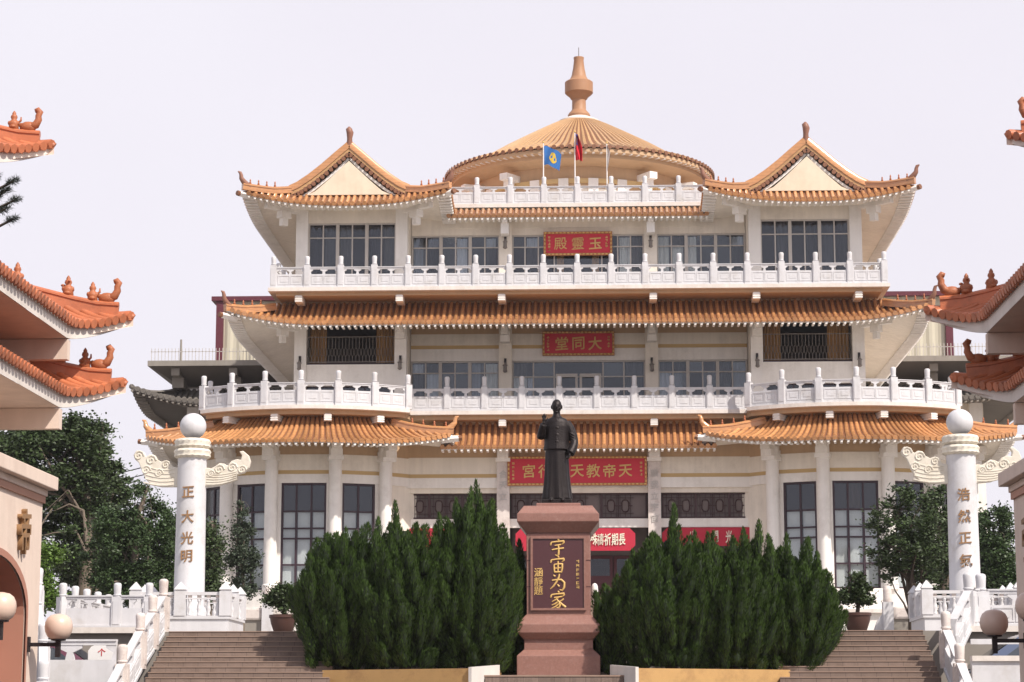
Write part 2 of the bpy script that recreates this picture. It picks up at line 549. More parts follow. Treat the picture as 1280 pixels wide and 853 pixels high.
# ---------------------------------------------------------------- marble balustrade pieces
POSTS, PANELS = {}, {}
def post_mesh(h, hp, w, d):
    """square shaft of height hp, round-topped finial up to h"""
    k = (h, hp, w)
    if k not in POSTS:
        mb = MB().box(-w / 2, w / 2, -w / 2, w / 2, 0, hp)
        mb.box(-w / 2 + .03, w / 2 - .03, -w / 2 - .012, w / 2 + .012, hp * .12, hp * .86)
        r = w * .42
        hf = h - hp
        mb.lathe([(r * .8, hp - .01), (r * .8, hp + hf * .08), (r * 1.02, hp + hf * .10), (r * 1.02, hp + hf * .16), (r * .88, hp + hf * .19), (r * .93, hp + hf * .5),
                  (r, hp + hf * .82), (r * .9, hp + hf * .92), (r * .6, hp + hf * .98), (.01, h)], 12)
        me = mb.mesh('post')
        me.shade_smooth()
        me.set_sharp_from_angle(angle=RAD(40))
        POSTS[k] = me
    return POSTS[k]

def panel_mesh(L, hr, hp, t=.12, slope=0.0):
    """L long, rail top at hr, solid carved panel up to hp, vase brackets between; along +x from 0"""
    k = (round(L, 2), hr, hp, t, round(slope, 3))
    if k not in PANELS:
        mb = MB()
        mb.box(0, L, -t / 2 - .03, t / 2 + .03, 0, hp * .14)
        mb.box(0, L, -t / 2, t / 2, hp * .14, hp)
        # carved fields: raised border strips leaving two sunk squares
        y0, y1 = -t / 2 - .014, -t / 2 + .005
        za, zb = hp * .24, hp * .92
        for (a, b) in ((.06, .49), (.51, .94)):
            xa, xb, e = L * a, L * b, .035
            mb.box(xa, xb, y0, y1, za, za + e).box(xa, xb, y0, y1, zb - e, zb)
            mb.box(xa, xa + e, y0, y1, za + e, zb - e).box(xb - e, xb, y0, y1, za + e, zb - e)
            xm, zm = (xa + xb) / 2, (za + zb) / 2
            mb.box(xm - (xb - xa) * .27, xm + (xb - xa) * .27, y0 + .004, y1, zm - (zb - za) * .22, zm + (zb - za) * .22)
        # rail
        rr = (hr - hp) * .22
        mb.box(0, L, -t / 2 + .005, t / 2 - .005, hr - rr * 1.2, hr - rr * .3).box(0, L, -t / 2 - .02, t / 2 + .02, hr - rr * .3, hr + .012)
        top = hr - rr * 1.2
        hh = top - hp
        def vase(xc, wb, wt, lo, hi):
            mb.prism([(max(xc - wb, lo), hp - .002), (min(xc + wb, hi), hp - .002), (min(xc + wb * .8, hi), hp + hh * .3), (min(xc + wb * .62, hi), hp + hh * .5), (min(xc + wt, hi), top - hh * .2), (min(xc + wt, hi), top + .002),
                      (max(xc - wt, lo), top + .002), (max(xc - wt, lo), top - hh * .2), (max(xc - wb * .62, lo), hp + hh * .5), (max(xc - wb * .8, lo), hp + hh * .3)], -t * .36, t * .36, 'y')
        vase(L / 2, L * .05, L * .13, 0, L)
        vase(0, L * .05, L * .11, 0, L)
        vase(L, L * .05, L * .11, 0, L)
        if slope:
            mb.v = [(x, y, z + slope * x) for x, y, z in mb.v]
        PANELS[k] = mb.mesh('panel')
    return PANELS[k]

def balustrade(parent, pts, h, hs, hr, hp, w=.26, m='marble', t=.12, posts=True, mp=None, pname='post'):
    """posts at pts (world), carved panels between"""
    for i, p in enumerate(pts):
        if posts is True or (posts and posts[i]):
            a, b = Vector(pts[max(i - 1, 0)]), Vector(pts[min(i + 1, len(pts) - 1)])
            d = b - a
            link(pname, post_mesh(h, hs, w, 0), parent, p, rz=math.atan2(d.y, d.x), material=M[mp or m])
        if i + 1 < len(pts):
            a, b = Vector(p), Vector(pts[i + 1])
            d = b - a
            L2 = math.hypot(d.x, d.y)
            g = w * .46 / L2
            a2 = a + d * g
            link('panel', panel_mesh(L2 * (1 - 2 * g), hr, hp, t, d.z / L2), parent, a2, rz=math.atan2(d.y, d.x), material=M[m])

# ---------------------------------------------------------------- the temple
temple = thing('temple_hall', 'great cream temple hall with three orange tiled roof tiers and a dome', 'temple', (0, 95, PZ))
T = temple
XC, YC = 11.1, 95.6                          # centre of the rounded wings
ZG, Z2, Z3, Z4 = 6.5, 14.05, 19.10, 23.22

def arc(s, R, a0, a1, n, z):
    """points on a wing arc; angle from the facade normal, outward positive"""
    return [(s * (XC + R * sin(RAD(a0 + (a1 - a0) * i / (n - 1)))), YC - R * cos(RAD(a0 + (a1 - a0) * i / (n - 1))), z) for i in range(n)]

def strip(roof, bot, top, r, sag=.12, tiles=True, m='tile', th=.10, ths=None, soff=None, rafters=True, pts=5, name='barrel_tile', cap=1.15, raftm='creamw', soffm='cream', edge='creamw', mp=None, kids=None):
    """one roof slope: pan sheet, barrel tile rows with round end caps, drip edge, eave board, rafter ends, soffit"""
    n = len(bot)
    bot = [Vector(p) for p in bot]
    top = [Vector(p) for p in top]
    def P(i, t):
        p = bot[i].lerp(top[i], t)
        L = (bot[i] - top[i]).length
        p.z -= sag * min(L, 3.) / 1.6 * 4 * t * (1 - t)
        return p
    kids = kids or roof
    sheet = MB()
    sheet.grid([[P(i, k / pts) for k in range(pts + 1)] for i in range(n)])
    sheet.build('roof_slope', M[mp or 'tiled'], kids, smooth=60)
    allr = MB()
    drip = MB()
    raf = MB()
    for i in range(n):
        if (bot[i] - top[i]).length < .08:
            continue
        a, b = bot[max(i - 1, 0)], bot[min(i + 1, n - 1)]
        L = (b - a)
        sp = L.length / (min(i + 1, n - 1) - max(i - 1, 0))
        L.normalize()
        rows = []
        mb = MB()
        for k in range(pts + 1):
            t = k / pts
            p = P(i, t)
            tg = (P(i, min(t + .05, 1)) - P(i, max(t - .05, 0))).normalized()
            N = L.cross(tg).normalized()
            if N.z < 0:
                N = -N
            if k == 0:
                p = p - tg * .05
                c0, n0, t0 = p.copy(), N.copy(), tg.copy()
            rows.append([p + L * (r * cos(w)) + N * (r * .95 * sin(w)) for w in (pi + .35, pi * .85, pi * .62, pi * .38, pi * .15, -.35)])
        mb.grid(rows)
        ring = [L * cos(2 * pi * q / 8) + n0 * sin(2 * pi * q / 8) for q in range(8)]
        cc = c0 + n0 * (r * .25)
        mb.add([cc + u * (r * cap) - t0 * .03 for u in ring] + [cc + u * (r * cap) + t0 * .04 for u in ring],
               [tuple(range(8))] + [(q, (q + 1) % 8, 8 + (q + 1) % 8, 8 + q) for q in range(8)])
        if tiles:
            o = mb.build(name, M[m], kids, smooth=50)
        else:
            allr.add(mb.v, mb.f)
        # drip tile between the rows
        if i + 1 < n:
            q = (bot[i] + bot[i + 1]) / 2 - t0 * .04
            h = L * (sp * .42)
            drip.add([q - h + n0 * .02, q + h + n0 * .02, q + h * .5 - n0 * (r * .8), q - n0 * (r * 1.25), q - h * .5 - n0 * (r * .8)], [(0, 1, 2, 3, 4)])
        if rafters:
            q = bot[i] + t0 * .02
            dn = Vector((0, 0, -1))
            f = Vector((t0.x, t0.y, 0)).normalized()
            ww, hh = r * .5, r * .7
            q = q + dn * (th + hh * .15)
            vs = [q + L * (sx * ww) + dn * (sz * hh) + f * dd for dd in (-.05, .5) for sx, sz in ((-1, 0), (1, 0), (1, 1.2), (-1, 1.2))]
            raf.add(vs, [(0, 1, 2, 3), (0, 4, 5, 1), (1, 5, 6, 2), (2, 6, 7, 3), (3, 7, 4, 0)])
    if allr.v:
        allr.build(name, M[m], kids, smooth=50, kind='stuff')
    drip.build('drip_edge', M[m], kids, kind='stuff')
    if raf.v:
        raf.build('rafter_ends', M[raftm], kids, kind='stuff')
    eb = MB()
    eb.grid([[bot[i] + Vector((0, 0, -.015)), bot[i] + Vector((0, 0, -(ths[i] if ths else th)))] for i in range(n)])
    eb.build('eave_board', M[edge], kids)
    if soff is not None:
        sb = MB()
        sb.grid([[bot[i] + Vector((0, 0, -(ths[i] if ths else th) - .003)), Vector(soff[i])] for i in range(n)])
        sb.build('soffit', M[soffm], kids)

# ridge figures and horns
def figure_mesh(k):
    mb = MB()
    if k == 0:                                # tiny seated beast
        mb.lathe([(.05, 0), (.065, .05), (.05, .12), (.03, .17), (.045, .21), (.035, .26), (.012, .30)], 7)
        mb.ell((0, -.05, .10), (.035, .05, .05), 6, 4)
    me = mb.mesh('ridge_figure')
    me.shade_smooth()
    return me
FIG0 = figure_mesh(0)

def ridge(parent, path, w, h, m='tile', figs=0, f0=.3, f1=.9, horn=.45, mirror=1, fm=None, fs=1.0):
    mb = MB()
    mb.sweep(path, [(-w / 2, -.05), (-w / 2, h * .55), (-w * .62, h * .6), (-w * .62, h * .78), (-w * .3, h), (w * .3, h), (w * .62, h * .78), (w * .62, h * .6), (w / 2, h * .55), (w / 2, -.05)])
    o = mb.build('hip_ridge', M[m], parent)
    pts = [Vector(p) for p in path]
    ln = [0]
    for a, b in zip(pts, pts[1:]):
        ln.append(ln[-1] + (b - a).length)
    def at(t):
        d = t * ln[-1]
        for i in range(len(pts) - 1):
            if d <= ln[i + 1] + 1e-9:
                return pts[i].lerp(pts[i + 1], (d - ln[i]) / max(ln[i + 1] - ln[i], 1e-9))
        return pts[-1]
    for q in range(figs):
        t = f0 + (f1 - f0) * q / max(figs - 1, 1)
        p = at(t)
        link('ridge_figure', FIG0, o, (p.x, p.y, p.z + h - .02), scale=(fs, fs, fs * random.uniform(.85, 1.1)), material=M[fm or 'figure'])
    if horn:
        e = pts[-1]
        d = (pts[-1] - pts[-2])
        d = Vector((d.x, d.y, 0)).normalized()
        hp = [(-.34, h * .3), (-.2, h * .75), (-.05, h + horn * .12), (.05, h + horn * .4), (.06, h + horn * .68), (.10, h + horn * .9), (.20, h + horn)]
        hb = MB().tube([e + d * a + Vector((0, 0, b)) for a, b in hp], [w * .55, w * .62, w * .6, w * .5, w * .42, w * .36, w * .12], 8)
        hb.build('ridge_horn', M[fm or m], o, smooth=60)
    return o

def roof_part(name):
    return MB().box(-.1, .1, 95.0, 95.2, ZG, ZG + .2).build(name, M['tiled'], T)

# ---- storey slabs (with the balcony decks)
def slab_poly(yc, ya):
    L = [(-15.35, 106)] + [p[:2] for p in arc(-1, ya, 37, -37, 19, 0)]
    Rr = [p[:2] for p in arc(1, ya, -37, 37, 19, 0)]
    return L + [(-6.85, yc), (6.85, yc)] + Rr + [(15.35, 106)]
sl = MB().prism(slab_poly(90.6, 7.12), 13.90, Z2).build('balcony_deck', M['fascia'], T)
MB().prism(slab_poly(90.85, 6.8), 13.72, 13.90).build('deck_moulding', M['ochre'], sl)  # tan carries the shade below the deck
s3 = MB().box(-12.7, 12.7, 89.85, 108, 18.95, Z3).build('balcony_deck', M['fascia'], T)
MB().box(-12.4, 12.4, 90.15, 107.5, 18.80, 18.95).build('deck_moulding', M['ochre'], s3)
s4 = MB().box(-5.9, 5.9, 92.75, 109, 23.06, Z4).build('balcony_deck', M['fascia'], T)

# beam ends under the decks
be = MB()
for k in range(3):
    be.box(-.15, .15, 0, 1.0, -.09 * (k + 1), -.09 * k - .03).box(-.12, .12, .03, 1.0, -.09 * k - .03, -.09 * k)
be = be.mesh('beam_end')
for s in (-1, 1):
    for a in (-27, -9, 9, 27):
        p = arc(s, 6.95, a, a + 1, 2, 13.72)[0]
        link('beam_end', be, sl, p, rz=RAD(s * a), material=M['creamw'])
    link('beam_end', be, sl, (s * 3.1, 90.75, 13.72), material=M['creamw'])
    for x in (3.1, 7.3, 11.45):
        link('beam_end', be, s3, (s * x, 90.0, 18.80), material=M['creamw'])

# ---- balustrades
b2 = MB().box(-6.9, 6.9, 90.62, 90.86, Z2, Z2 + .07).build('balustrade', M['marble'], T)
for s in (-1, 1):
    pts = arc(s, 6.95, -37, 37, 7, Z2)
    balustrade(b2, pts if s > 0 else pts[::-1], 1.43, 1.0, .92, .62, .27)
    e = pts[-1]
    balustrade(b2, [e, (e[0], e[1] + 1.5, Z2), (e[0], e[1] + 3.0, Z2)], 1.45, 1.0, .92, .62, .27, posts=[0, 1, 1])
xs = [-6.9 + 13.8 * i / 9 for i in range(10)]
balustrade(b2, [(x, 90.75, Z2) for x in xs], 1.45, 1.0, .92, .62, .25, posts=[0] + [1] * 8 + [0])
b3 = MB().box(-12.5, 12.5, 89.92, 90.14, Z3, Z3 + .06).build('balustrade', M['marble'], T)
xs = [-12.5 + 25.0 * i / 18 for i in range(19)]
balustrade(b3, [(x, 90.03, Z3) for x in xs], 1.34, .95, .86, .57, .25)
for s in (-1, 1):
    balustrade(b3, [(s * 12.5, 90.03 + 1.4 * i, Z3) for i in range(8)], 1.34, .95, .86, .57, .25, posts=[0] + [1] * 7)
b4 = MB().box(-5.5, 5.5, 92.95, 93.12, Z4, Z4 + .05).build('balustrade', M['marble'], T)
xs = [-5.72 + 1.43 * i for i in range(9)]
balustrade(b4, [(x, 93.03, Z4) for x in xs], 1.22, .86, .78, .56, .24, posts=[0] + [1] * 7 + [0])

# ---- ground storey wings
core = MB().box(-15.5, 15.5, 99.4, 118, PZ, 13.72).box(-11.9, 11.9, 97.5, 113, 13.72, 23.0).build('rear_wall', M['cream'], T)

def window(name, W_, H_, cols, rows, material, fw=.07, depth=.14, glasses=('glass',), bars=None):
    """window frame + panes in local coords: x 0..W, z 0..H, front y 0; returns list of (name, MB, mat)"""
    fr = MB()
    xs = [0] + list(cols) + [W_]
    zs = [0] + list(rows) + [H_]
    fr.box(0, fw, 0, depth, 0, H_).box(W_ - fw, W_, 0, depth, 0, H_).box(fw, W_ - fw, 0, depth, 0, fw).box(fw, W_ - fw, 0, depth, H_ - fw, H_)
    for x in cols:
        fr.box(x - fw * .45, x + fw * .45, .02, depth - .02, fw, H_ - fw)
    xs2 = [fw] + [v for x in cols for v in (x - fw * .45, x + fw * .45)] + [W_ - fw]
    for z in rows:
        for k in range(0, len(xs2), 2):
            fr.box(xs2[k], xs2[k + 1], .025, depth - .025, z - fw * .4, z + fw * .4)
    panes = []
    for i in range(len(xs) - 1):
        for j in range(len(zs) - 1):
            panes.append((i, j, MB().box(xs[i] + fw * .42, xs[i + 1] - fw * .42, depth * .45, depth * .45 + .012, zs[j] + fw * .36, zs[j + 1] - fw * .36)))
    return fr, panes

def add_window(parent, mtx, W_, H_, cols, rows, material, fw=.07, glass='glass', curtains=(), dark=None, name='window'):
    """curtains: list of (x0,x1,z0,z1,mat)"""
    fr, panes = window('w', W_, H_, cols, rows, material, fw)
    o = fr.build(name, M[material], parent, xf=mtx)
    for i, j, mb in panes:
        g = dark(i, j) if dark else glass
        mb.build('pane', M[g], o, xf=mtx)
    for (x0, x1, z0, z1, cm) in curtains:
        n = max(6, int((x1 - x0) / .05))
        mb = MB().grid([[(x0 + (x1 - x0) * k / n, (.16 + .004 * sin(k * 2.0)) if cm == 'blind' else .26 + .035 * sin(k * 1.9) + .015 * sin(k * .7), z) for z in (z0, z1)] for k in range(n + 1)])
        if cm == 'curt':
            cm = random.choice(('curt', 'curt', 'curt', 'blind', 'curtd'))
        mb.build('curtain', M[cm], o, xf=mtx, smooth=80)
    return o

def place(x, y, z, rz=0.0):
    return Matrix.Translation((x, y, z)) @ Matrix.Rotation(rz, 4, 'Z')

for s in (-1, 1):
    # plinth drum, floor
    MB().prism([(s * 6.6, 99.4), (s * 6.6, 91.4)] + [p[:2] for p in arc(s, 6.35, -42, 64, 24, 0)] + [(s * 16.8, 99.4)], PZ - .1, ZG).build('plinth', M['creamw'], T)
    MB().prism([(s * 6.9, 99.3), (s * 6.9, 91.8)] + [p[:2] for p in arc(s, 6.0, -42, 64, 24, 0)] + [(s * 16.6, 99.3)], ZG, ZG + .24).build('plinth_step', M['creamw'], T)
    MB().prism([(s * 6.4, 91.2)] + [p[:2] for p in arc(s, 6.55, -42, 64, 24, 0)] + [(s * 17.0, 99.2), (s * 6.4, 99.2)], ZG - .75, ZG - .6).build('plinth_band', M['fascia'], T)
    angs = [-57, -33, -12.5, 12.5, 33, 57]
    for a in angs[1:]:
        p = arc(s, 5.98, a, a + 1, 2, 0)[0]
        cb = MB().lathe([(.31, ZG + .2), (.31, ZG + .42), (.27, ZG + .46), (.265, 11.9), (.27, 12.5)], 20, (p[0], p[1], 0))
        co = cb.build('column', M['creamw'], T, smooth=40)
        cp = MB().box(-.3, .3, -.36, .3, 0, .16).box(-.24, .24, -.5, .3, .16, .42).box(-.2, .2, -.62, .3, .42, .72)
        cp.build('capital', M['creamw'], co, xf=place(p[0], p[1], 11.95, RAD(s * a)))
    for q, (a, b) in enumerate(zip(angs[:-1], angs[1:])):
        pa, pb = arc(s, 5.8, a, b, 2, 0)
        if s > 0:
            p0, p1 = Vector(pa), Vector(pb)
        else:
            p0, p1 = Vector(pb), Vector(pa)
        d = p1 - p0
        L = d.length
        rz = math.atan2(d.y, d.x)
        m_ = place(p0.x, p0.y, 0, rz)
        wall = MB().box(0, L, 0, .3, 11.06, 11.42).build('lintel', M['creamw'], T, xf=m_)
        MB().box(0, L, .07, .3, 11.42, 11.58).build('ochre_band', M['yellow'], wall, xf=m_)
        MB().box(0, L, .02, .3, 11.58, 12.22).build('frieze', M['cream'], wall, xf=m_)
        MB().box(0, L, .06, .3, 12.22, 12.9).build('eave_beam', M['ochre'], wall, xf=m_)  # shade under the eave is in the beam's tan colour
        if q == 0:
            MB().box(0, L, .1, .3, ZG + .24, 11.06).build('wall_panel', M['cream'], wall, xf=m_)
            continue
        g = .34
        W_, H_ = L - 2 * g, 11.06 - (ZG + .24)
        MB().box(0, g, .05, .3, ZG + .24, 11.06).box(L - g, L, .05, .3, ZG + .24, 11.06).build('pier', M['creamw'], wall, xf=m_)
        nc = 3 if q == 2 else 2
        cols = [W_ * k / nc for k in range(1, nc)]
        rows = [H_ * f for f in (.235, .48, .575, .735)]
        cur = []
        for k in range(nc):
            cur.append((W_ * k / nc + .06, W_ * (k + 1) / nc - .06, .08, H_ * .735 - .03, 'blind'))
        if s > 0 and q == 2:
            cur.append((W_ / 3 + .05, W_ * 2 / 3 - .1, H_ * .75, H_ * .98, 'curto'))
        add_window(T, place(p0.x, p0.y, 0, rz) @ Matrix.Translation((g, .08, ZG + .24)), W_, H_, cols, rows, 'dframe', .085,
                   dark=lambda i, j: 'glassd' if j == 4 else 'glass', curtains=cur)
    # the room behind
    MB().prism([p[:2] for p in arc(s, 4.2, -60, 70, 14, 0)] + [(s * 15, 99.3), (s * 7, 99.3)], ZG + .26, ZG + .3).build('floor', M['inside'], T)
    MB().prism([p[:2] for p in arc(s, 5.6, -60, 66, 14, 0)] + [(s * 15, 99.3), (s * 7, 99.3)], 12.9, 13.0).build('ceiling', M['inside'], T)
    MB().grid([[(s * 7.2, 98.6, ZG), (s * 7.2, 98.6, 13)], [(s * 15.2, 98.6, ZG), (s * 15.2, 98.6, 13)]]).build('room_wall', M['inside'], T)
    MB().box(*sorted((s * 15.45, s * 16.4)), 98.0, 118, PZ, 13.2).build('side_wall', M['cream'], T)

# ---- ground storey centre
MB().box(-6.6, 6.6, 91.4, 99.4, PZ, ZG).build('plinth', M['creamw'], T)
for s in (-1, 1):
    cb = MB().box(s * 3.1 - .26, s * 3.1 + .26, 91.5, 92.1, ZG, 12.9)
    co = cb.build('pilaster', M['marblew'], T)
    MB().box(s * 3.1 - .3, s * 3.1 + .3, 91.3, 92.0, 12.05, 12.2).box(s * 3.1 - .22, s * 3.1 + .22, 91.0, 91.5, 12.2, 12.55).build('capital', M['creamw'], co)
lat = {}
def lattice(parent, x0, x1, z0, z1, y, n):
    fr = MB().box(x0, x1, y, y + .1, z0, z0 + .07).box(x0, x1, y, y + .1, z1 - .07, z1)
    w = (x1 - x0) / n
    for k in range(n + 1):
        x = x0 + w * k
        fr.box(max(x - .05, x0), min(x + .05, x1), y, y + .1, z0 + .07, z1 - .07)
    o = fr.build('lattice_window', M['lattice'], parent)
    MB().box(x0, x1, y + .11, y + .13, z0, z1).build('backing', M['latback'], o)
    if n not in lat:
        for key, W_ in ((n, w - .1),):
            H_ = z1 - z0 - .14
            mb = MB()
            t = .022
            for cx in (W_ * .27, W_ * .73):
                a, b = W_ * .11, H_ * .26
                pts = [(cx - a, -b * .6), (cx - a * .6, -b), (cx + a * .6, -b), (cx + a, -b * .6), (cx + a, b * .6), (cx + a * .6, b), (cx - a * .6, b), (cx - a, b * .6)]
                for (u, v) in zip(pts, pts[1:] + pts[:1]):
                    mb.tube([(u[0], .05, H_ / 2 + u[1]), (v[0], .05, H_ / 2 + v[1])], t, 4)
                mb.box(cx - t / 2, cx + t / 2, .03, .07, 0, H_ / 2 - b).box(cx - t / 2, cx + t / 2, .03, .07, H_ / 2 + b, H_)
                for sx in (-1, 1):
                    mb.box(min(cx + sx * a, cx + sx * W_ * .23), max(cx + sx * a, cx + sx * W_ * .23), .03, .07, H_ / 2 - t, H_ / 2 + t)
                    mb.box(cx + sx * W_ * .17 - t / 2, cx + sx * W_ * .17 + t / 2, .032, .068, 0, H_)
            mb.box(W_ / 2 - t, W_ / 2 + t, .02, .08, 0, H_)
            mb.box(0, W_, .034, .066, H_ * .15, H_ * .15 + t).box(0, W_, .034, .066, H_ * .85, H_ * .85 + t)
            lat[n] = mb.mesh('lattice_panel')
    for k in range(n):
        link('lattice_panel', lat[n], o, (x0 + w * k + .05, y, z0 + .07), material=M['lattice'])
for (x0, x1) in ((-7.6, -3.36), (-2.84, 2.84), (3.36, 7.6)):
    wall = MB().box(x0, x1, 91.7, 92.0, 11.0, 11.42).build('lintel', M['creamw'], T)
    MB().box(x0, x1, 91.78, 92.0, 11.42, 11.58).build('ochre_band', M['yellow'], wall)
    MB().box(x0, x1, 91.74, 92.0, 11.58, 12.26).build('frieze', M['cream'], wall)
    MB().box(x0, x1, 91.76, 92.0, 12.26, 13.72).build('eave_beam', M['ochre'], wall)  # beam coloured as if already in the eave's shade
    MB().box(x0, x1, 91.85, 92.0, 10.8, 11.0).build('shadow_beam', M['cream'], wall)
    lattice(T, x0 + .06, x1 - .06, 9.75, 10.8, 92.0, 3)
    MB().box(x0, x1, 91.9, 92.15, 9.38, 9.74).build('lintel', M['creamw'], T)
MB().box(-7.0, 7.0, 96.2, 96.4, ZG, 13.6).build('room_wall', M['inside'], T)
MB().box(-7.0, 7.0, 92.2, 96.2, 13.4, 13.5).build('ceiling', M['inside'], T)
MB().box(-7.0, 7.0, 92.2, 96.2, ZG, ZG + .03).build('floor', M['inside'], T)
for x0, x1 in ((-7.4, -3.4), (-2.8, 2.8), (3.4, 7.4)):
    MB().box(x0, x1, 93.6, 93.7, 8.35, 9.5).build('transom_wall', M['latback'], T)
    n = 4 if x1 < 5 and x0 > -3 else 3
    for k in range(n):
        w = (x1 - x0) / n
        d = MB().box(x0 + w * k + .02, x0 + w * (k + 1) - .02, 93.55, 93.62, ZG + .05, 8.33).build('door', M['door'], T)
        MB().box(x0 + w * k + .15, x0 + w * (k + 1) - .15, 93.53, 93.55, 7.5, 8.2).build('door_pane', M['glassd'], d)
# front steps to the hall
fs = structure('hall_steps', MB().box(-4.6, 4.6, 86.0, 91.3, PZ - .05, PZ + .02), M['paving'])
for i in range(18):
    z = PZ + (ZG - PZ) * (i + 1) / 18
    MB().box(-4.6, 4.6, 86.2 + i * .28, 91.35, z - .17, z).build('step', M['nosing'], fs)

# ---- second storey (hall level) and third storey fronts
def bay_wall(x0, x1, y, z0, z1, zw0, zw1, parent, lint):
    """wall piece with opening zw0..zw1"""
    if zw0 > z0:
        MB().box(x0, x1, y, y + .3, z0, zw0).build('sill_wall', M['creamw'], parent)
    for k, (za, zb, mm, dy) in enumerate(lint):
        MB().box(x0, x1, y + dy, y + .3, za, zb).build(mm[1], M[mm[0]], parent)

for zf, ztop, nm in ((Z2, 18.72, 'second'), (Z3, 23.0, 'third')):
    s2 = nm == 'second'
    # pilasters
    for s in (-1, 1):
        for x, w in ((11.6, .5), (7.4, .5)):
            MB().box(s * x - w / 2, s * x + w / 2, 91.85, 92.35, zf, ztop).build('pilaster', M['creamw'], T)
        MB().box(s * 3.08 - .27, s * 3.08 + .27, 93.1, 93.6, zf, ztop).build('pilaster', M['cream'], T)
        # return wall between the pavilion and the recessed centre
        MB().box(*sorted((s * 7.12, s * 7.3)), 92.36, 93.7, zf, ztop).build('return_wall', M['cream'], T)
        MB().box(*sorted((s * 11.65, s * 11.84)), 92.36, 107, zf, ztop).build('side_wall', M['cream'], T)
        xa, xb = (7.65, 11.35) if s > 0 else (-11.35, -7.65)
        if s2:
            MB().box(xa, xb, 92.02, 92.3, zf, zf + .85).build('sill_wall', M['cream'], T)
            add_window(T, place(xa, 92.1, zf + .85), xb - xa, .42, [1.25, 2.45], [], 'dframe', .05, glass='glassd')
            MB().box(xa, xb, 91.98, 92.3, zf + 1.27, 16.22).build('spandrel_wall', M['creamw'], T)
            # open loggia with curtains and an iron grille
            lg = MB().box(xa, xb, 92.1, 92.2, 16.22, 16.30).build('loggia', M['dframe'], T)
            MB().box(xa, xb, 92.02, 92.3, 17.95, ztop).build('lintel', M['cream'], T)
            cws = ((.05, .75), (2.85, 3.65)) if s < 0 else ((.05, .8), (2.75, 3.65))
            for (c0, c1) in cws:
                n = 22
                MB().grid([[(xa + c0 + (c1 - c0) * k / n, 92.75 + .05 * sin(k * 1.7), z) for z in (16.25, 17.95)] for k in range(n + 1)]).build('curtain', M['curto'], lg, smooth=80)
            gr = MB().box(xa, xb, 92.03, 92.07, 16.32, 16.35).box(xa, xb, 92.03, 92.07, 17.38, 17.41).build('grille', M['iron'], lg)
            bar = MB()
            t = .010
            bar.box(-t, t, -t, t, 0, .22).box(-t, t, -t, t, .84, 1.04)
            bar.tube([(0, 0, .22), (.05, 0, .30), (.05, 0, .52), (0, 0, .60)], t, 4).tube([(0, 0, .22), (-.05, 0, .30), (-.05, 0, .52), (0, 0, .60)], t, 4)
            bar.box(-t, t, -t, t, .60, .84)
            bm_ = bar.mesh('grille_bar')
            n = 26
            for k in range(n):
                link('grille_bar', bm_, gr, (xa + (xb - xa) * (k + .5) / n, 92.05, 16.34), material=M['iron'])
        else:
            MB().box(xa, xb, 92.0, 92.3, 22.27, ztop).build('lintel', M['cream'], T)
            MB().box(xa, xb, 92.02, 92.3, zf, zf + .35).build('sill_wall', M['creamw'], T)
            W_, H_ = xb - xa, 22.27 - zf - .35
            cols = [W_ * k / 6 for k in range(1, 6)]
            cur = [(W_ * k / 6 + .06 + random.uniform(0, .12), W_ * (k + 1) / 6 - .05, .1, H_ - .1, 'curt') for k in (range(6) if s < 0 else (1, 3, 4, 5)) if k not in ((0, 3) if s < 0 else ())]
            o = add_window(T, place(xa, 92.1, zf + .35), W_, H_, cols, [H_ - .62], 'alu', .06, glass='glassd', curtains=cur)
            for k in (2, 4):
                MB().box(xa + W_ * k / 6 - .07, xa + W_ * k / 6 + .07, 92.06, 92.26, zf + .36, 22.26).build('mullion', M['alu'], o)
    # centre bays
    zt = 16.56 if s2 else 22.0
    lint = [(16.56, 17.08, ('creamw', 'lintel'), 0), (17.08, 17.24, ('yellow', 'ochre_band'), .06), (17.24, 17.72, ('cream', 'frieze'), .02), (17.72, 18.72, ('ochre', 'eave_beam'), .04)] if s2 else [(22.0, 23.0, ('cream', 'lintel'), 0)]
    for b, (xa, xb) in enumerate(((-7.1, -3.35), (-2.81, 2.81), (3.35, 7.1))):
        bay_wall(xa, xb, 93.4, zf, ztop, zf + .3, zt, T, lint)
        W_, H_ = xb - xa, zt - zf - .3
        tr = H_ - (.50 if s2 else .52)
        if b != 1:
            cols = [W_ * k / 6 for k in range(1, 6)]
            sel = [0, 1, 4, 5] if s2 else ([0, 1, 3, 5] if b == 0 else [0, 1, 2, 5])
            cur = [(W_ * k / 6 + .05, W_ * (k + 1) / 6 - .05 - random.uniform(0, .2), .1, H_ - .08, 'curt') for k in sel]
            rws = [tr]
        elif s2:
            cols = [.9, 1.78, 3.84, 4.72]
            cur = [(.07, .62, .1, H_ - .08, 'curt'), (4.80, 5.5, .1, H_ - .08, 'curt'), (.66, .86, .1, H_ - .6, 'curt')]
            rws = [tr - .18]
        else:
            cols = [.55, 1.12, 1.80, 2.8, 3.82, 4.5, 5.05]
            cur = [(.62, 1.08, .1, H_ - .08, 'curt'), (1.2, 1.7, .1, H_ - .6, 'curt'), (4.58, 5.5, .1, H_ - .08, 'curt'), (1.9, 2.2, .1, H_ - .6, 'curto'), (3.4, 3.7, .1, H_ - .6, 'curto')]
            rws = [tr]
        o = add_window(T, place(xa, 93.5, zf + .3), W_, H_, cols, rws, 'alu', .06, glass='glass' if s2 else 'glass', dark=lambda i, j: random.choice(('glass', 'glass', 'glassd')), curtains=cur)
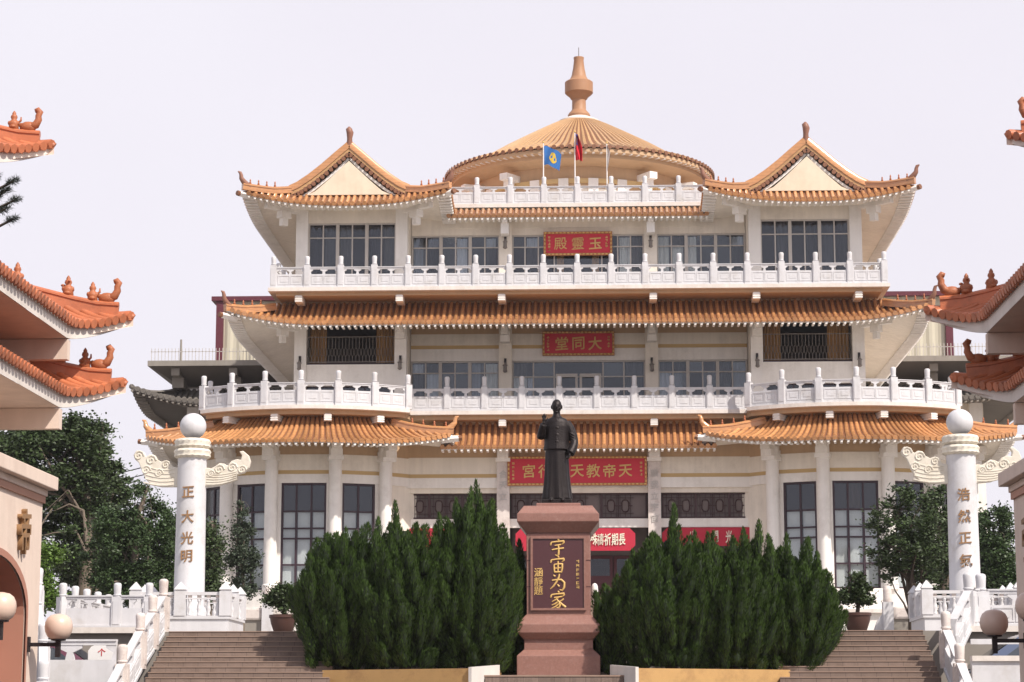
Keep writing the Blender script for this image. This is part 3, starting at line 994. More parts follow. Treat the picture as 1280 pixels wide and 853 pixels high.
        if b != 1:
            for k in (2, 4):
                MB().box(xa + W_ * k / 6 - .07, xa + W_ * k / 6 + .07, 93.46, 93.66, zf + .31, zt - .01).build('mullion', M['alu'], o)
        elif s2:
            for k in range(2):     # door leaves
                x = xa + 1.85 + k * 1.0
                d = MB().box(x, x + .1, 93.44, 93.5, zf + .3, zf + 1.95).box(x + .82, x + .92, 93.44, 93.5, zf + .3, zf + 1.95).box(x + .1, x + .82, 93.44, 93.5, zf + 1.8, zf + 1.95).build('door', M['alu'], o)
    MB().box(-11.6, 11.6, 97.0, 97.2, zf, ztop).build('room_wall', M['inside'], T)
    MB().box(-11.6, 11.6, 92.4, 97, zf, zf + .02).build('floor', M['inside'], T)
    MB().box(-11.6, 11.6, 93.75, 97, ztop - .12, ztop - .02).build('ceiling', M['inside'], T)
    for s in (-1, 1):
        MB().box(*sorted((s * 7.32, s * 11.6)), 92.4, 93.74, ztop - .12, ztop - .02).build('ceiling', M['inside'], T)

# ---- first roof (over the ground storey)
def lift(t, p=2.2):
    return t ** p
r1 = MB().box(-6, 6, 91.62, 91.72, 13.35, 13.72).build('lower_roof', M['ochre'], T)  # backing board tinted for the shade beneath the deck
n = 43
xs = [-5.5 + 11.0 * i / (n - 1) for i in range(n)]
strip(r1, [(x, 90.05, 12.5) for x in xs], [(x, 91.72, 13.72) for x in xs], .085, soff=[(x, 91.75, 12.72) for x in xs])
for s in (-1, 1):
    n = 56
    bt, tp, so = [], [], []
    for i in range(n):
        a = -46 + 97 * i / (n - 1)
        u = max((-a - 18) / 28, (a - 20) / 31, 0)
        p = arc(s, 8.4, a, a + 1, 2, 12.46 + .52 * lift(u, 2.0))[0]
        # hip: rows near both ends stop on the hip line
        e = max((-a - 34) / 12, (a - 37) / 14, 0)
        q = arc(s, 8.4 - 2.3 * (1 - e), a, a + 1, 2, 13.68 - .76 * e)[0]
        bt.append(p)
        tp.append(q)
        so.append(arc(s, 6.1, a, a + 1, 2, 12.85)[0])
    strip(r1, bt, tp, .085, soff=so, soffm='cream')
    # hip ridges at both ends
    for a0, a1, zt in ((-33, -46.3, 12.94), (36, 51.3, 12.94)):
        path = []
        for k in range(7):
            u = k / 6
            path.append(arc(s, 6.45 + 1.95 * u, a0 + (a1 - a0) * u, 0, 2, 13.46 - .49 * u * (1.6 - .6 * u) + .16 * max(u - .6, 0))[0])
        ridge(r1, path, .2, .26, 'tile', figs=4, f0=.35, f1=.88, horn=.42, fs=.85)
        e = path[-1]
        d = Vector(path[-1]) - Vector(path[-2])
        d = Vector((d.x, d.y, 0)).normalized()
        MB().tube([Vector(e) - d * .5 + Vector((0, 0, -.26)), Vector(e) + d * .22 + Vector((0, 0, -.22))], [.16, .12], 4).build('corner_beam', M['creamw'], r1)
        MB().tube([Vector(e) + d * .2 + Vector((0, 0, -.22)), Vector(e) + d * .34 + Vector((0, 0, -.2))], [.11, .11], 6).build('beam_cap', M['tiled'], r1)
    # outer side slope running back, inner short return
    xo, yo = bt[-1][0], bt[-1][1]
    ys = [yo + .26 * k for k in range(60)]
    lf = [12.46 + .52 * lift(max(1 - k * .26 / 3.2, 0), 2.0) for k in range(60)]
    strip(r1, [(xo, y, z) for y, z in zip(ys, lf)], [(xo - s * min(1.9, .02 + .8 * (y - yo)), y, 12.98 + min(.5, .3 * (y - yo))) for y in ys], .085, tiles=False, soff=[(s * 15.4, max(y, 92.5), 12.85) for y in ys])
    xi, yi = bt[0][0], bt[0][1]
    ys = [yi + .2 * k for k in range(8)]
    strip(r1, [(xi, y, 12.94 - .25 * min(1, (y - yi))) for y in ys], [(xi + s * (.02 + .9 * (y - yi)), y, 13.0 + .3 * (y - yi)) for y in ys], .085, tiles=False, soff=[(s * 7.2, y + .6, 12.85) for y in ys])

# ---- second roof
r2 = MB().box(-11.8, 11.8, 91.62, 91.75, 18.2, 18.84).build('middle_roof', M['ochre'], T)
n = 115
bt, tp, so = [], [], []
for i in range(n):
    x = -14.25 + 28.5 * i / (n - 1)
    u = max((abs(x) - 10.2) / 4.05, 0)
    bt.append((x, 89.0, 17.45 + .62 * lift(u)))
    hx = max(abs(x) - 12.55, 0)
    tp.append((x, 91.6 - hx * 1.5, 18.72 - .37 * hx))
    so.append((max(min(x, 11.9), -11.9), 92.0, 17.85))
strip(r2, bt, tp, .085, soff=so, soffm='cream')
for s in (-1, 1):
    path = [(s * (12.5 + 1.8 * u), 90.72 - 1.77 * u, 18.36 - .42 * u * (1.5 - .5 * u) + .18 * max(u - .55, 0)) for u in (0, .2, .4, .6, .8, 1)]
    ridge(r2, path, .2, .26, figs=4, f0=.3, f1=.82, horn=.5, fs=.85, fm='horn')
    e = Vector(path[-1])
    d = Vector((s, -1, 0)).normalized()
    MB().tube([e - d * .6 + Vector((0, 0, -.28)), e + d * .16 + Vector((0, 0, -.24))], [.16, .12], 4).build('corner_beam', M['creamw'], r2)
    MB().tube([e + d * .14 + Vector((0, 0, -.24)), e + d * .28 + Vector((0, 0, -.22))], [.11, .11], 6).build('beam_cap', M['tiled'], r2)
    ys = [89.0 + .26 * k for k in range(74)]
    lf = [17.45 + .62 * lift(max(1 - k * .26 / 4.0, 0)) for k in range(74)]
    strip(r2, [(s * 14.25, y, z) for y, z in zip(ys, lf)], [(s * (14.25 - min(1.7, max(y - 89, .02))), y, 18.07 + min(.29, .17 * (y - 89))) for y in ys], .085, tiles=False, soff=[(s * 11.85, max(y, 92.0), 17.95) for y in ys])
    # corner brackets
    cb = MB().box(-.12, .12, -1.5, .2, .16, .42).box(-.16, .16, -.95, -.55, -.12, .16).box(-.11, .11, -.86, -.64, -.4, -.12)
    cb.build('corner_bracket', M['creamw'], r2, xf=place(s * 11.75, 91.9, 17.45, s * RAD(45)))
    for x in (3.08, 7.4):
        MB().box(s * x - .2, s * x + .2, 92.6 if x < 4 else 91.5, 93.2 if x < 4 else 91.9, 17.25, 17.7).box(s * x - .14, s * x + .14, 92.2 if x < 4 else 91.1, 93.2 if x < 4 else 91.9, 17.5, 17.95).build('bracket', M['creamw'], r2)

# ---- third roofs: the gabled pavilions
for s in (-1, 1):
    cx = s * 9.53
    r3 = MB().box(cx - 2.1, cx + 2.1, 91.25, 91.35, 22.9, 23.3).build('pavilion_roof', M['cream'], T)
    n = 35
    bt, tp, so = [], [], []
    for i in range(n):
        x = -4.3 + 8.6 * i / (n - 1)
        u = abs(x) / 4.3
        bt.append((cx + x, 89.95, 22.62 + .55 * lift(u, 2.3)))
        h = max(abs(x) - 2.3, 0) / 2.0
        tp.append((cx + x, 91.1 - 1.12 * h, 23.34 - .14 * h))
        so.append((cx + max(min(x, 2.35), -2.35), 92.0, 22.82))
    strip(r3, bt, tp, .085, tiles=True if s < 0 else False, soff=so, sag=.1)
    prof = [(0, 25.28), (.5, 24.85), (1.05, 24.36), (1.6, 23.92), (2.1, 23.58), (2.45, 23.42)]
    for q in (-1, 1):
        # gable side slopes, running back
        MB().grid([[(cx + q * a, y, z) for a, z in prof] for y in (90.85, 108)]).build('gable_slope', M['tile'], r3, smooth=60)
        MB().grid([[(cx + q * a, y, z - .14) for a, z in prof] for y in (90.9, 108)]).build('gable_soffit', M['cream'], r3, smooth=60)
        # verge: ridge roll, ochre board, row of round tile ends
        MB().sweep([(cx + q * a, 90.98, z + .03) for a, z in prof], [(-.16, -.06), (-.16, .12), (-.08, .22), (.08, .22), (.16, .12), (.16, -.06)]).build('verge_ridge', M['tile'], r3, smooth=50)
        MB().grid([[(cx + q * a, 90.86, z + .0), (cx + q * a * .985, 90.86, z - .2)] for a, z in prof]).build('verge_board', M['tiley'], r3)
        en = MB()
        for k in range(15):
            t = (k + .7) / 15.2 * (len(prof) - 1)
            i0 = min(int(t), len(prof) - 2)
            f = t - i0
            a = prof[i0][0] + (prof[i0 + 1][0] - prof[i0][0]) * f
            z = prof[i0][1] + (prof[i0 + 1][1] - prof[i0][1]) * f
            en.lathe([(.095, -.03), (.095, .12)], 10)
            en.v[-20:] = [(cx + q * (a - .05) + vx, 90.86 - vz, z - .29 + vy) for vx, vy, vz in en.v[-20:]]
        en.build('verge_tile_ends', M['tiled'], r3, kind='stuff')
        MB().sweep([(cx + q * max(a - .10, 0), 91.0, z - .46) for a, z in prof], [(-.1, -.05), (-.1, .05), (.1, .05), (.1, -.05)]).build('verge_trim', M['creamw'], r3)
        path = [(cx + q * (2.3 + 2.02 * u), 91.0 - 1.1 * u, 23.40 - .26 * u * (1.7 - .7 * u) + .26 * max(u - .4, 0)) for u in (0, .2, .4, .6, .8, 1)]
        ridge(r3, path, .2, .25, figs=4, f0=.38, f1=.85, horn=.46, fs=.8, fm='horn')
        e = Vector(path[-1])
        d = Vector((q, -1, 0)).normalized()
        MB().tube([e - d * .6 + Vector((0, 0, -.27)), e + d * .14 + Vector((0, 0, -.24))], [.16, .12], 4).build('corner_beam', M['creamw'], r3)
        MB().tube([e + d * .12 + Vector((0, 0, -.24)), e + d * .26 + Vector((0, 0, -.22))], [.11, .11], 6).build('beam_cap', M['tiled'], r3)
        ys = [89.95 + .27 * k for k in range(66)]
        lf = [22.62 + .55 * lift(max(1 - k * .27 / 4.3, 0), 2.3) for k in range(66)]
        strip(r3, [(cx + q * 4.3, y, z) for y, z in zip(ys, lf)], [(cx + q * (4.3 - min(1.9, max(1.75 * (y - 89.95), .02))), y, 23.2 + min(.2, .2 * (y - 89.95))) for y in ys], .085, tiles=False, soff=[(cx + q * 2.35, max(y, 92.0), 22.82) for y in ys])
        # corner bracket sets
        cb = MB().box(-.12, .12, -1.7, .2, .2, .48).box(-.18, .18, -1.0, -.5, -.1, .2).box(-.12, .12, -.9, -.62, -.42, -.1)
        cb.build('corner_bracket', M['creamw'], r3, xf=place(cx + q * 2.25, 91.95, 22.45, q * RAD(45)))
    # gable field and ridge
    MB().prism([(cx - 1.75, 23.2), (cx + 1.75, 23.2), (cx + 1.4, 23.36), (cx + .9, 23.8), (cx, 24.66), (cx - .9, 23.8), (cx - 1.4, 23.36)], 90.79, 91.1, 'y').build('gable_panel', M['gable'], r3)
    MB().box(cx - .14, cx + .14, 90.9, 108, 25.26, 25.5).build('main_ridge', M['tile'], r3)
    MB().tube([(cx, 90.95, 25.35), (cx, 90.93, 25.65), (cx + .02, 90.9, 25.88), (cx - .03, 90.88, 26.06), (cx, 90.9, 26.14)], [.13, .11, .15, .13, .05], 8).build('ridge_horn', M['horn'], r3, smooth=60)

# ---- narrow centre roof under the terrace
r4 = MB().box(-5.6, 5.6, 93.35, 93.5, 22.3, 23.06).build('terrace_roof', M['cream'], T)
n = 47
xs = [-5.42 + 10.84 * i / (n - 1) for i in range(n)]
strip(r4, [(x, 91.95, 22.52) for x in xs], [(x, 92.75, 22.95) for x in xs], .085, sag=.06, tiles=False, soff=[(x, 93.4, 22.6) for x in xs], pts=3)
for s in (-1, 1):
    MB().box(s * 3.08 - .17, s * 3.08 + .17, 92.4, 93.1, 21.85, 22.3).box(s * 3.08 - .12, s * 3.08 + .12, 92.1, 93.1, 22.3, 22.5).build('bracket', M['creamw'], r4)

# ---- dome
dm = MB().lathe([(4.95, 22.9), (4.95, 25.85)], 64, (0, 101.5, 0)).build('dome_drum', M['ochre'], T, smooth=50)  # drum colour includes the deep shade under the dome eave
DR = 6.7
for k in range(24):
    a = 2 * pi * (k + .5) / 24
    MB().box(-.22, .22, -.16, .1, 22.95, 25.2).build('pilaster', M['creamw'], dm, xf=place(4.95 * cos(a), 101.5 + 4.95 * sin(a), 0, a + pi / 2))
for z0, z1, r, mm in ((24.35, 24.75, 5.02, 'cream'), (25.0, 25.2, 5.06, 'yellow')):
    MB().lathe([(r, z0), (r, z1)], 64, (0, 101.5, 0)).build('drum_band', M[mm], dm, smooth=50)
for a in (-62, -34, 34, 62):
    MB().box(-.2, .2, -1.0, .2, 0, .3).box(-.17, .17, -.75, -.4, -.35, 0).build('bracket', M['creamw'], dm, xf=place(4.95 * sin(RAD(a)), 101.5 - 4.95 * cos(RAD(a)), 25.2, RAD(a)))
prof = [(6.24, 26.32), (6.12, 26.40), (5.5, 26.60), (4.6, 27.02), (3.64, 27.62), (2.5, 28.27), (1.5, 28.82), (1.08, 29.03), (.92, 29.1)]
dr = MB().lathe(prof, 96, (0, 101.5, 0), caps=False).build('dome_roof', M['tiled'], T, smooth=60)
MB().lathe([(6.18, 26.29), (6.18, 26.12), (5.9, 26.08), (5.9, 25.92), (4.9, 25.75)], 96, (0, 101.5, 0), caps=False).build('soffit', M['ochre'], dr, smooth=40)  # underside shade painted in with the same tan
rb, cp, rf = MB(), MB(), MB()
ND = 112
for k in range(ND):
    a = 2 * pi * k / ND
    ca, sa = cos(a), sin(a)
    rows = []
    for r, z in prof:
        w = min(.105, .66 * r * pi / ND * 1.0)
        rows.append([(r * ca - sa * w * u, 101.5 + r * sa + ca * w * u, z + w * v) for u, v in ((-1, 0), (-.6, .75), (.6, .75), (1, 0))])
    rb.grid(rows)
    c = Vector((6.27 * ca, 101.5 + 6.27 * sa, 26.35))
    L, O = Vector((-sa, ca, 0)), Vector((ca, sa, 0))
    cp.add([c + L * (.1 * cos(q * pi / 4)) + Vector((0, 0, .1 * sin(q * pi / 4))) for q in range(8)] + [c - O * .1 + L * (.1 * cos(q * pi / 4)) + Vector((0, 0, .1 * sin(q * pi / 4))) for q in range(8)],
           [tuple(range(8))] + [(q, (q + 1) % 8, 8 + (q + 1) % 8, 8 + q) for q in range(8)])
    q0 = Vector((6.16 * ca, 101.5 + 6.16 * sa, 26.08))
    rf.add([q0 + L * sx * .05 + Vector((0, 0, sz * .10)) - O * dd for dd in (0, .6) for sx, sz in ((-1, 0), (1, 0), (1, 1), (-1, 1))], [(0, 1, 2, 3), (0, 4, 5, 1), (1, 5, 6, 2), (3, 7, 4, 0), (2, 6, 7, 3)])
rb.build('dome_ribs', M['tiley'], dr, kind='stuff', smooth=40)
cp.build('tile_ends', M['tiled'], dr, kind='stuff')
rf.build('rafter_ends', M['fascia'], dr, kind='stuff')
MB().lathe([(.98, 29.02), (.96, 29.14), (.8, 29.22), (.6, 29.3), (.52, 29.34)], 32, (0, 101.5, 0)).build('dome_collar', M['fascia'], dr, smooth=40)
k = 1 / 27.4
sp = [(14, 148), (14.5, 145), (13, 142.5), (10.5, 140), (9, 138), (8.8, 126), (11, 124), (11.5, 122.5), (16, 119), (18, 117), (18, 104), (16, 102.5), (12, 100.5), (9.5, 96), (7.4, 86), (6.2, 76), (6.6, 74.5), (6.6, 72.5), (1, 72)]
spz = lambda py: ZY(py, 101.5)
sp_o = MB().lathe([(r * k, spz(y)) for r, y in sp], 32, (0, 101.5, 0)).build('spire', M['brown'], dr, smooth=35)
MB().tube([(0, 101.5, spz(72)), (0, 101.5, spz(60))], .018, 6).build('lightning_rod', M['iron'], sp_o)
# ---------------------------------------------------------------- name boards, lettering, lanterns
def board(label, x, y, z0, z1, hw, chars, size, pitch, xs0=None, tilt=0.0):
    t = thing('name_board', label, 'plaque', (x, y, z0), 'red and gold name boards over the hall fronts')
    MB().box(x - hw + .09, x + hw - .09, y - .05, y + .02, z0 + .09, z1 - .09).build('panel', M['red'], t)
    fr = MB().box(x - hw, x + hw, y - .09, y + .03, z0, z0 + .1).box(x - hw, x + hw, y - .09, y + .03, z1 - .1, z1)
    fr.box(x - hw, x - hw + .1, y - .088, y + .03, z0 + .1, z1 - .1).box(x + hw - .1, x + hw, y - .088, y + .03, z0 + .1, z1 - .1)
    f = fr.build('frame', M['goldb'], t)
    # carved scroll beads on the frame
    sc = MB()
    nx = int(2 * hw / .16)
    for k in range(nx):
        xx = x - hw + .08 + (2 * hw - .16) * k / (nx - 1)
        for zz in (z0 + .05, z1 - .05):
            sc.ell((xx, y - .09, zz), (.06, .03, .035), 6, 4)
    nz = int((z1 - z0) / .16)
    for k in range(1, nz):
        for xx in (x - hw + .05, x + hw - .05):
            sc.ell((xx, y - .09, z0 + (z1 - z0) * k / nz), (.035, .03, .055), 6, 4)
    sc.build('carved_scrolls', M['gold'], f, kind='stuff')
    n = len(chars)
    zc = (z0 + z1) / 2
    for k, c in enumerate(chars):
        char(c, M['gold'], t, ((xs0[k] if xs0 else x + (k - (n - 1) / 2) * pitch), y - .06, zc), size)
    # small side inscriptions: rows of tiny illegible strokes
    sm = MB()
    r = random.Random(int(z0 * 100))
    for sx in (-1, 1):
        for q in range(5 if sx < 0 else 4):
            zz = zc + (z1 - z0) * (.26 - .13 * q)
            xx = x + sx * (hw - .24)
            for w in range(4):
                a = r.uniform(-.05, .05)
                b = r.uniform(-.04, .04)
                if w % 2:
                    sm.box(xx + a * .6 - .01, xx + a * .6 + .01, y - .075, y - .05, zz - .045, zz + .045)
                else:
                    sm.box(xx - .05, xx + .05, y - .074, y - .05, zz + b - .01, zz + b + .01)
    sm.build('small_inscription', M['gold'], t)
    return t
board('small red board with gold frame above the top balcony door, highest of three', 0.0, 93.3, 21.05, 22.08, 1.46, "殿靈玉", .58, .74)
board('red and gold board under the middle roof, above the balcony glass doors', 0.0, 93.3, 16.74, 17.78, 1.52, "堂同大", .60, .70)
px = lambda p, Y: .94 + (p - 754) * Y / 2800
board('longest red and gold board, partly hidden by the bronze statue', -.06, 91.5, 11.06, 12.26, 2.86, "宮行人天教帝天", .58, .66)

def banner(label, x0, x1, y, z0, z1, chars, xs):
    t = thing('cloth_banner', label, 'banner', ((x0 + x1) / 2, y, z0), 'red cloth banners over the entrance')
    c = .22
    MB().prism([(x0 + c, z0), (x1 - c, z0), (x1, z0 + c), (x1, z1 - c), (x1 - c, z1), (x0 + c, z1), (x0, z1 - c), (x0, z0 + c)], y, y + .02, 'y').build('cloth', M['redb'], t)
    for k, ch in enumerate(chars):
        char(ch, M['whitet'], t, (xs[k], y - .02, (z0 + z1) / 2), .52, wid=.56)
    return t
banner('red banner with white characters hung just behind the stone pedestal', -2.6, 2.3, 91.85, 8.42, 9.34, "殊禱祈期長", [px(p, 91.85) for p in (744, 752, 761, 770, 779)])
banner('red banner mostly hidden behind the right hand junipers', 3.4, 7.2, 91.85, 8.6, 9.36, "八門光", [px(p, 91.85) for p in (866, 895, 912)])
banner('red banner mostly hidden behind the left hand junipers', -7.2, -3.4, 91.85, 8.6, 9.36, "", [])
co = thing('couplet_inscription', 'faded grey characters running down the right entrance pilaster', 'inscription', (3.1, 91.48, 9.6))
for k, c in enumerate("願我立宇宙"):
    char(c, M['alu'], co, (3.1, 91.485, 11.55 - .46 * k), .34)
co = thing('couplet_inscription', 'faded grey characters on the left entrance pilaster above the junipers', 'inscription', (-3.1, 91.48, 9.6))
for k, c in enumerate("合天立"):
    char(c, M['alu'], co, (-3.1, 91.485, 11.55 - .46 * k), .34)

def lantern_meshes():
    b = MB().lathe([(.02, .46), (.04, .43), (.04, .38), (.10, .35), (.11, .32), (.075, .31), (.075, .12), (.10, .10), (.07, .05), (.02, .02)], 8)
    a = MB().box(-.02, .02, -.02, .25, .50, .54).box(-.05, .05, .2, .25, .38, .66)
    return b.mesh('lamp_body'), a.mesh('bracket')
LB, LA = lantern_meshes()
def lantern(label, x, y, z, grp):
    t = thing('wall_lantern', label, 'lantern', (x, y, z), grp)
    link('lamp_body', LB, t, (x, y, z), material=M['iron'])
    link('bracket', LA, t, (x, y, z), material=M['black'])
lantern('small grey lantern on top balcony pilaster left of the red board', -3.08, 92.86, 21.25, 'small wall lanterns')
lantern('small grey lantern on top balcony pilaster right of the red board', 3.08, 92.86, 21.25, 'small wall lanterns')
lantern('small lantern on middle storey pilaster left of the glass doors', -3.08, 92.86, 15.95, 'small wall lanterns')
lantern('small lantern on middle storey pilaster right of the glass doors', 3.08, 92.86, 15.95, 'small wall lanterns')
lantern('small lantern beside the left curtained loggia, on its outer pilaster', -11.6, 91.6, 15.9, 'small wall lanterns')
lantern('small lantern beside the left curtained loggia, on its inner pilaster', -7.4, 91.6, 15.9, 'small wall lanterns')
lantern('small lantern beside the right curtained loggia, on its inner pilaster', 7.4, 91.6, 15.9, 'small wall lanterns')
lantern('small lantern beside the right curtained loggia, on its outer pilaster', 11.6, 91.6, 15.9, 'small wall lanterns')

# ---------------------------------------------------------------- flags on the roof terrace
def flag(label, x, ztop, shape):
    t = thing('flagpole', label, 'flag', (x, 93.3, Z4), 'flagpoles on the roof terrace')
    MB().tube([(x, 93.3, Z4), (x, 93.3, ztop)], [.03, .02], 8).build('pole', M['white'], t)
    MB().ell((x, 93.3, ztop + .03), (.05, .05, .05), 8, 5).build('finial', M['gold'], t, smooth=60)
    shape(t, x, ztop)
def cloth(fn, nu=14, nv=12, u0=0, u1=1, v0=0, v1=1, off=0.0):
    return MB().grid([[tuple(Vector(fn(u0 + (u1 - u0) * i / nu, v0 + (v1 - v0) * j / nv)) + Vector((0, off, 0))) for j in range(nv + 1)] for i in range(nu + 1)])
def sh_blue(t, x, zt):
    def fn(u, v):
        return (x + .03 + .74 * u * (1 - .12 * v), 93.3 + .09 * sin(7 * u + 2 * v), zt - .12 - .85 * v - .28 * u * u - .12 * u * (1 - v) + .03 * sin(9 * u))
    c = cloth(fn).build('cloth', M['fblue'], t, smooth=80)
    for off in (-.012, .012):
        mb = MB()
        pts = [fn(.55 + .21 * cos(w) * (1 + .2 * sin(3 * w)), .5 + .30 * sin(w)) for w in [2 * pi * k / 16 for k in range(16)]]
        mb.add([tuple(Vector(p) + Vector((0, off, 0))) for p in pts] + [tuple(Vector(fn(.55, .5)) + Vector((0, off, 0)))], [(k, (k + 1) % 16, 16) for k in range(16)])
        mb.build('emblem', M['fyel'], c)
def sh_red(t, x, zt):
    def fn(u, v):
        return (x + .03 + .34 * u * (.45 + .55 * v) + .04 * sin(6 * v + 5 * u), 93.3 + .12 * sin(11 * u + v), zt - .05 - 1.15 * v - .10 * u)
    c = cloth(fn).build('cloth', M['fred'], t, smooth=80)
    for off in (-.012, .012):
        cloth(fn, u1=.62, v1=.42, off=off).build('canton', M['fnavy'], c, smooth=80)
        mb = MB()
        mb.add([tuple(Vector(fn(.34 + .2 * cos(w), .27 + .12 * sin(w))) + Vector((0, off * 1.7, 0))) for w in [2 * pi * k / 12 for k in range(12)]], [tuple(range(12))])
        mb.build('sun_emblem', M['white'], c)
def sh_furled(t, x, zt):
    def fn(u, v):
        return (x + .02 + .12 * u * sin(pi * min(v * 1.1, 1)) + .02 * sin(8 * v), 93.3 + .05 * sin(9 * u), zt - .1 - 1.1 * v)
    cloth(fn).build('cloth', M['fpale'], t, smooth=80)
flag('flagpole with a blue flag bearing a yellow emblem', px(682, 93.3), 26.0, sh_blue)
flag('flagpole with a drooping red and blue flag in the middle', px(722.5, 93.3), 26.45, sh_red)
flag('bare looking flagpole with a furled pale flag', px(763.5, 93.3), 25.95, sh_furled)

# ---------------------------------------------------------------- rear wing and steel shed
for s, lb in ((-1, 'grey flat roofed rear wing showing left of the temple hall'), (1, 'grey flat roofed rear wing showing right of the temple hall')):
    x0, x1 = sorted((s * 12.2, s * 20.9))
    t = thing('rear_wing', lb, 'building', (s * 16, 112, PZ))
    MB().box(*sorted((s * 12.2, s * 19.4)), 108.2, 124, PZ, 18.3).build('wall', M['cream'] if s > 0 else M['grey'], t)
    rf = MB().box(x0, x1, 105.9, 126, 18.42, 18.68).build('flat_roof', M['grey'], t)
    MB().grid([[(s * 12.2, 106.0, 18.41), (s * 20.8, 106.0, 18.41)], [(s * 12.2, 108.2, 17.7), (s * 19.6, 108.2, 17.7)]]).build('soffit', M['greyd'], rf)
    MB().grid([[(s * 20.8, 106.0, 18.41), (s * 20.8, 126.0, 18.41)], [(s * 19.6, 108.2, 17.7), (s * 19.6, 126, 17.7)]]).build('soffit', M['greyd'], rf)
    for x in (13.6, 16.8, 19.6):
        MB().box(s * x - .2, s * x + .2, 106.2, 108.0, 18.0, 18.38).box(s * x - .28, s * x + .28, 106.9, 108.2, 17.5, 18.0).build('beam_end', M['grey'], rf)
    MB().box(s * 19.0 - .3, s * 19.0 + .3, 107.9, 108.5, PZ, 17.6).build('pilaster', M['creamw'], t)
    lr = MB().box(*sorted((s * 12.2, s * 19.5)), 108.0, 108.2, 17.2, 17.7).build('tiled_skirt', M['grey'], t)
    n = 34
    xs = [12.2 + 9.3 * i / (n - 1) for i in range(n)]
    lf = [16.55 + .75 * max((x - 17.6) / 3.9, 0) ** 2 for x in xs]
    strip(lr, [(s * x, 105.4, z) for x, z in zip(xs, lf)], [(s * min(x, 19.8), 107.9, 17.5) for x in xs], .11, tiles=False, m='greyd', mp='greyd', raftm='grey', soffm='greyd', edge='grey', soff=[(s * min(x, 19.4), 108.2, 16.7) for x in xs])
    ys = [105.4 + .4 * k for k in range(44)]
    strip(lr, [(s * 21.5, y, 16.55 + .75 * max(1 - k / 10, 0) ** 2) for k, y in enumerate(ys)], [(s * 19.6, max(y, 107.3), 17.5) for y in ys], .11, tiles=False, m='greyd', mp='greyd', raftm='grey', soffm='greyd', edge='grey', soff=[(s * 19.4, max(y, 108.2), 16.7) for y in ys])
    MB().box(*sorted((s * 13.4, s * 18.4)), 108.05, 108.2, 13.0, 15.6).build('window', M['dframe'], t)
    MB().box(*sorted((s * 13.4, s * 18.4)), 108.05, 108.2, 6.0, 10.6).build('window', M['dframe'], t)
    MB().box(*sorted((s * 12.2, s * 18.2)), 106.6, 108.2, 11.1, 11.6).build('canopy', M['grey'], t)
    rl = MB().box(x0 + .1, x1 - .1, 106.05, 106.08, 19.12, 19.15).build('roof_railing', M['alu'], t)
    rods = MB()
    for k in range(52):
        x = x0 + .15 + (x1 - x0 - .3) * k / 51
        rods.box(x - .014, x + .014, 106.05, 106.08, 18.68, 19.3)
    rods.build('railing_rods', M['alu'], rl, kind='stuff')
tag(MB().tube([(px(219, 110), 110, 18.6), (px(219, 110), 110, 20.4)], [.07, .05], 8).build('roof_mast', M['grey']), 'grey mast standing on the left rear wing roof', 'mast')

sh = thing('steel_shed', 'cream corrugated steel shed with maroon trim rising behind the hall', 'shed', (0, 116, 18.4))
cor = MB()
n = 240
pts = []
for k in range(n + 1):
    x = -18.4 + 36.8 * k / n
    pts.append((x, 112 + (.06 if k % 4 in (0, 1) else 0)))
cor.grid([[(x, y, 18.69), (x, y, 22.7)] for x, y in pts])
cor.build('cladding', M['shed'], sh)
for s in (-1, 1):
    MB().grid([[(s * 18.4, 112 + .25 * k, 18.69), (s * (18.4 - (.06 if k % 2 else 0)), 112 + .25 * k, 22.7)] for k in range(41)]).build('side_cladding', M['shed'], sh)
    MB().box(*sorted((s * 18.3, s * 18.66)), 111.8, 112.05, 18.69, 22.7).build('corner_trim', M['maroon'], sh)
MB().box(-18.9, 18.9, 111.7, 122, 22.7, 22.92).build('roof_trim', M['maroon'], sh)
cb = thing('power_cable', 'thin twin power cable crossing the sky behind the left trees', 'cable', (-17, 104, 13))
for dz in (0, .35):
    MB().tube([(-24, 96, 11.2 + dz), (-21, 100, 12.2 + dz), (-17.5, 104, 13.7 + dz)], .025, 5).build('wire', M['black'], cb)

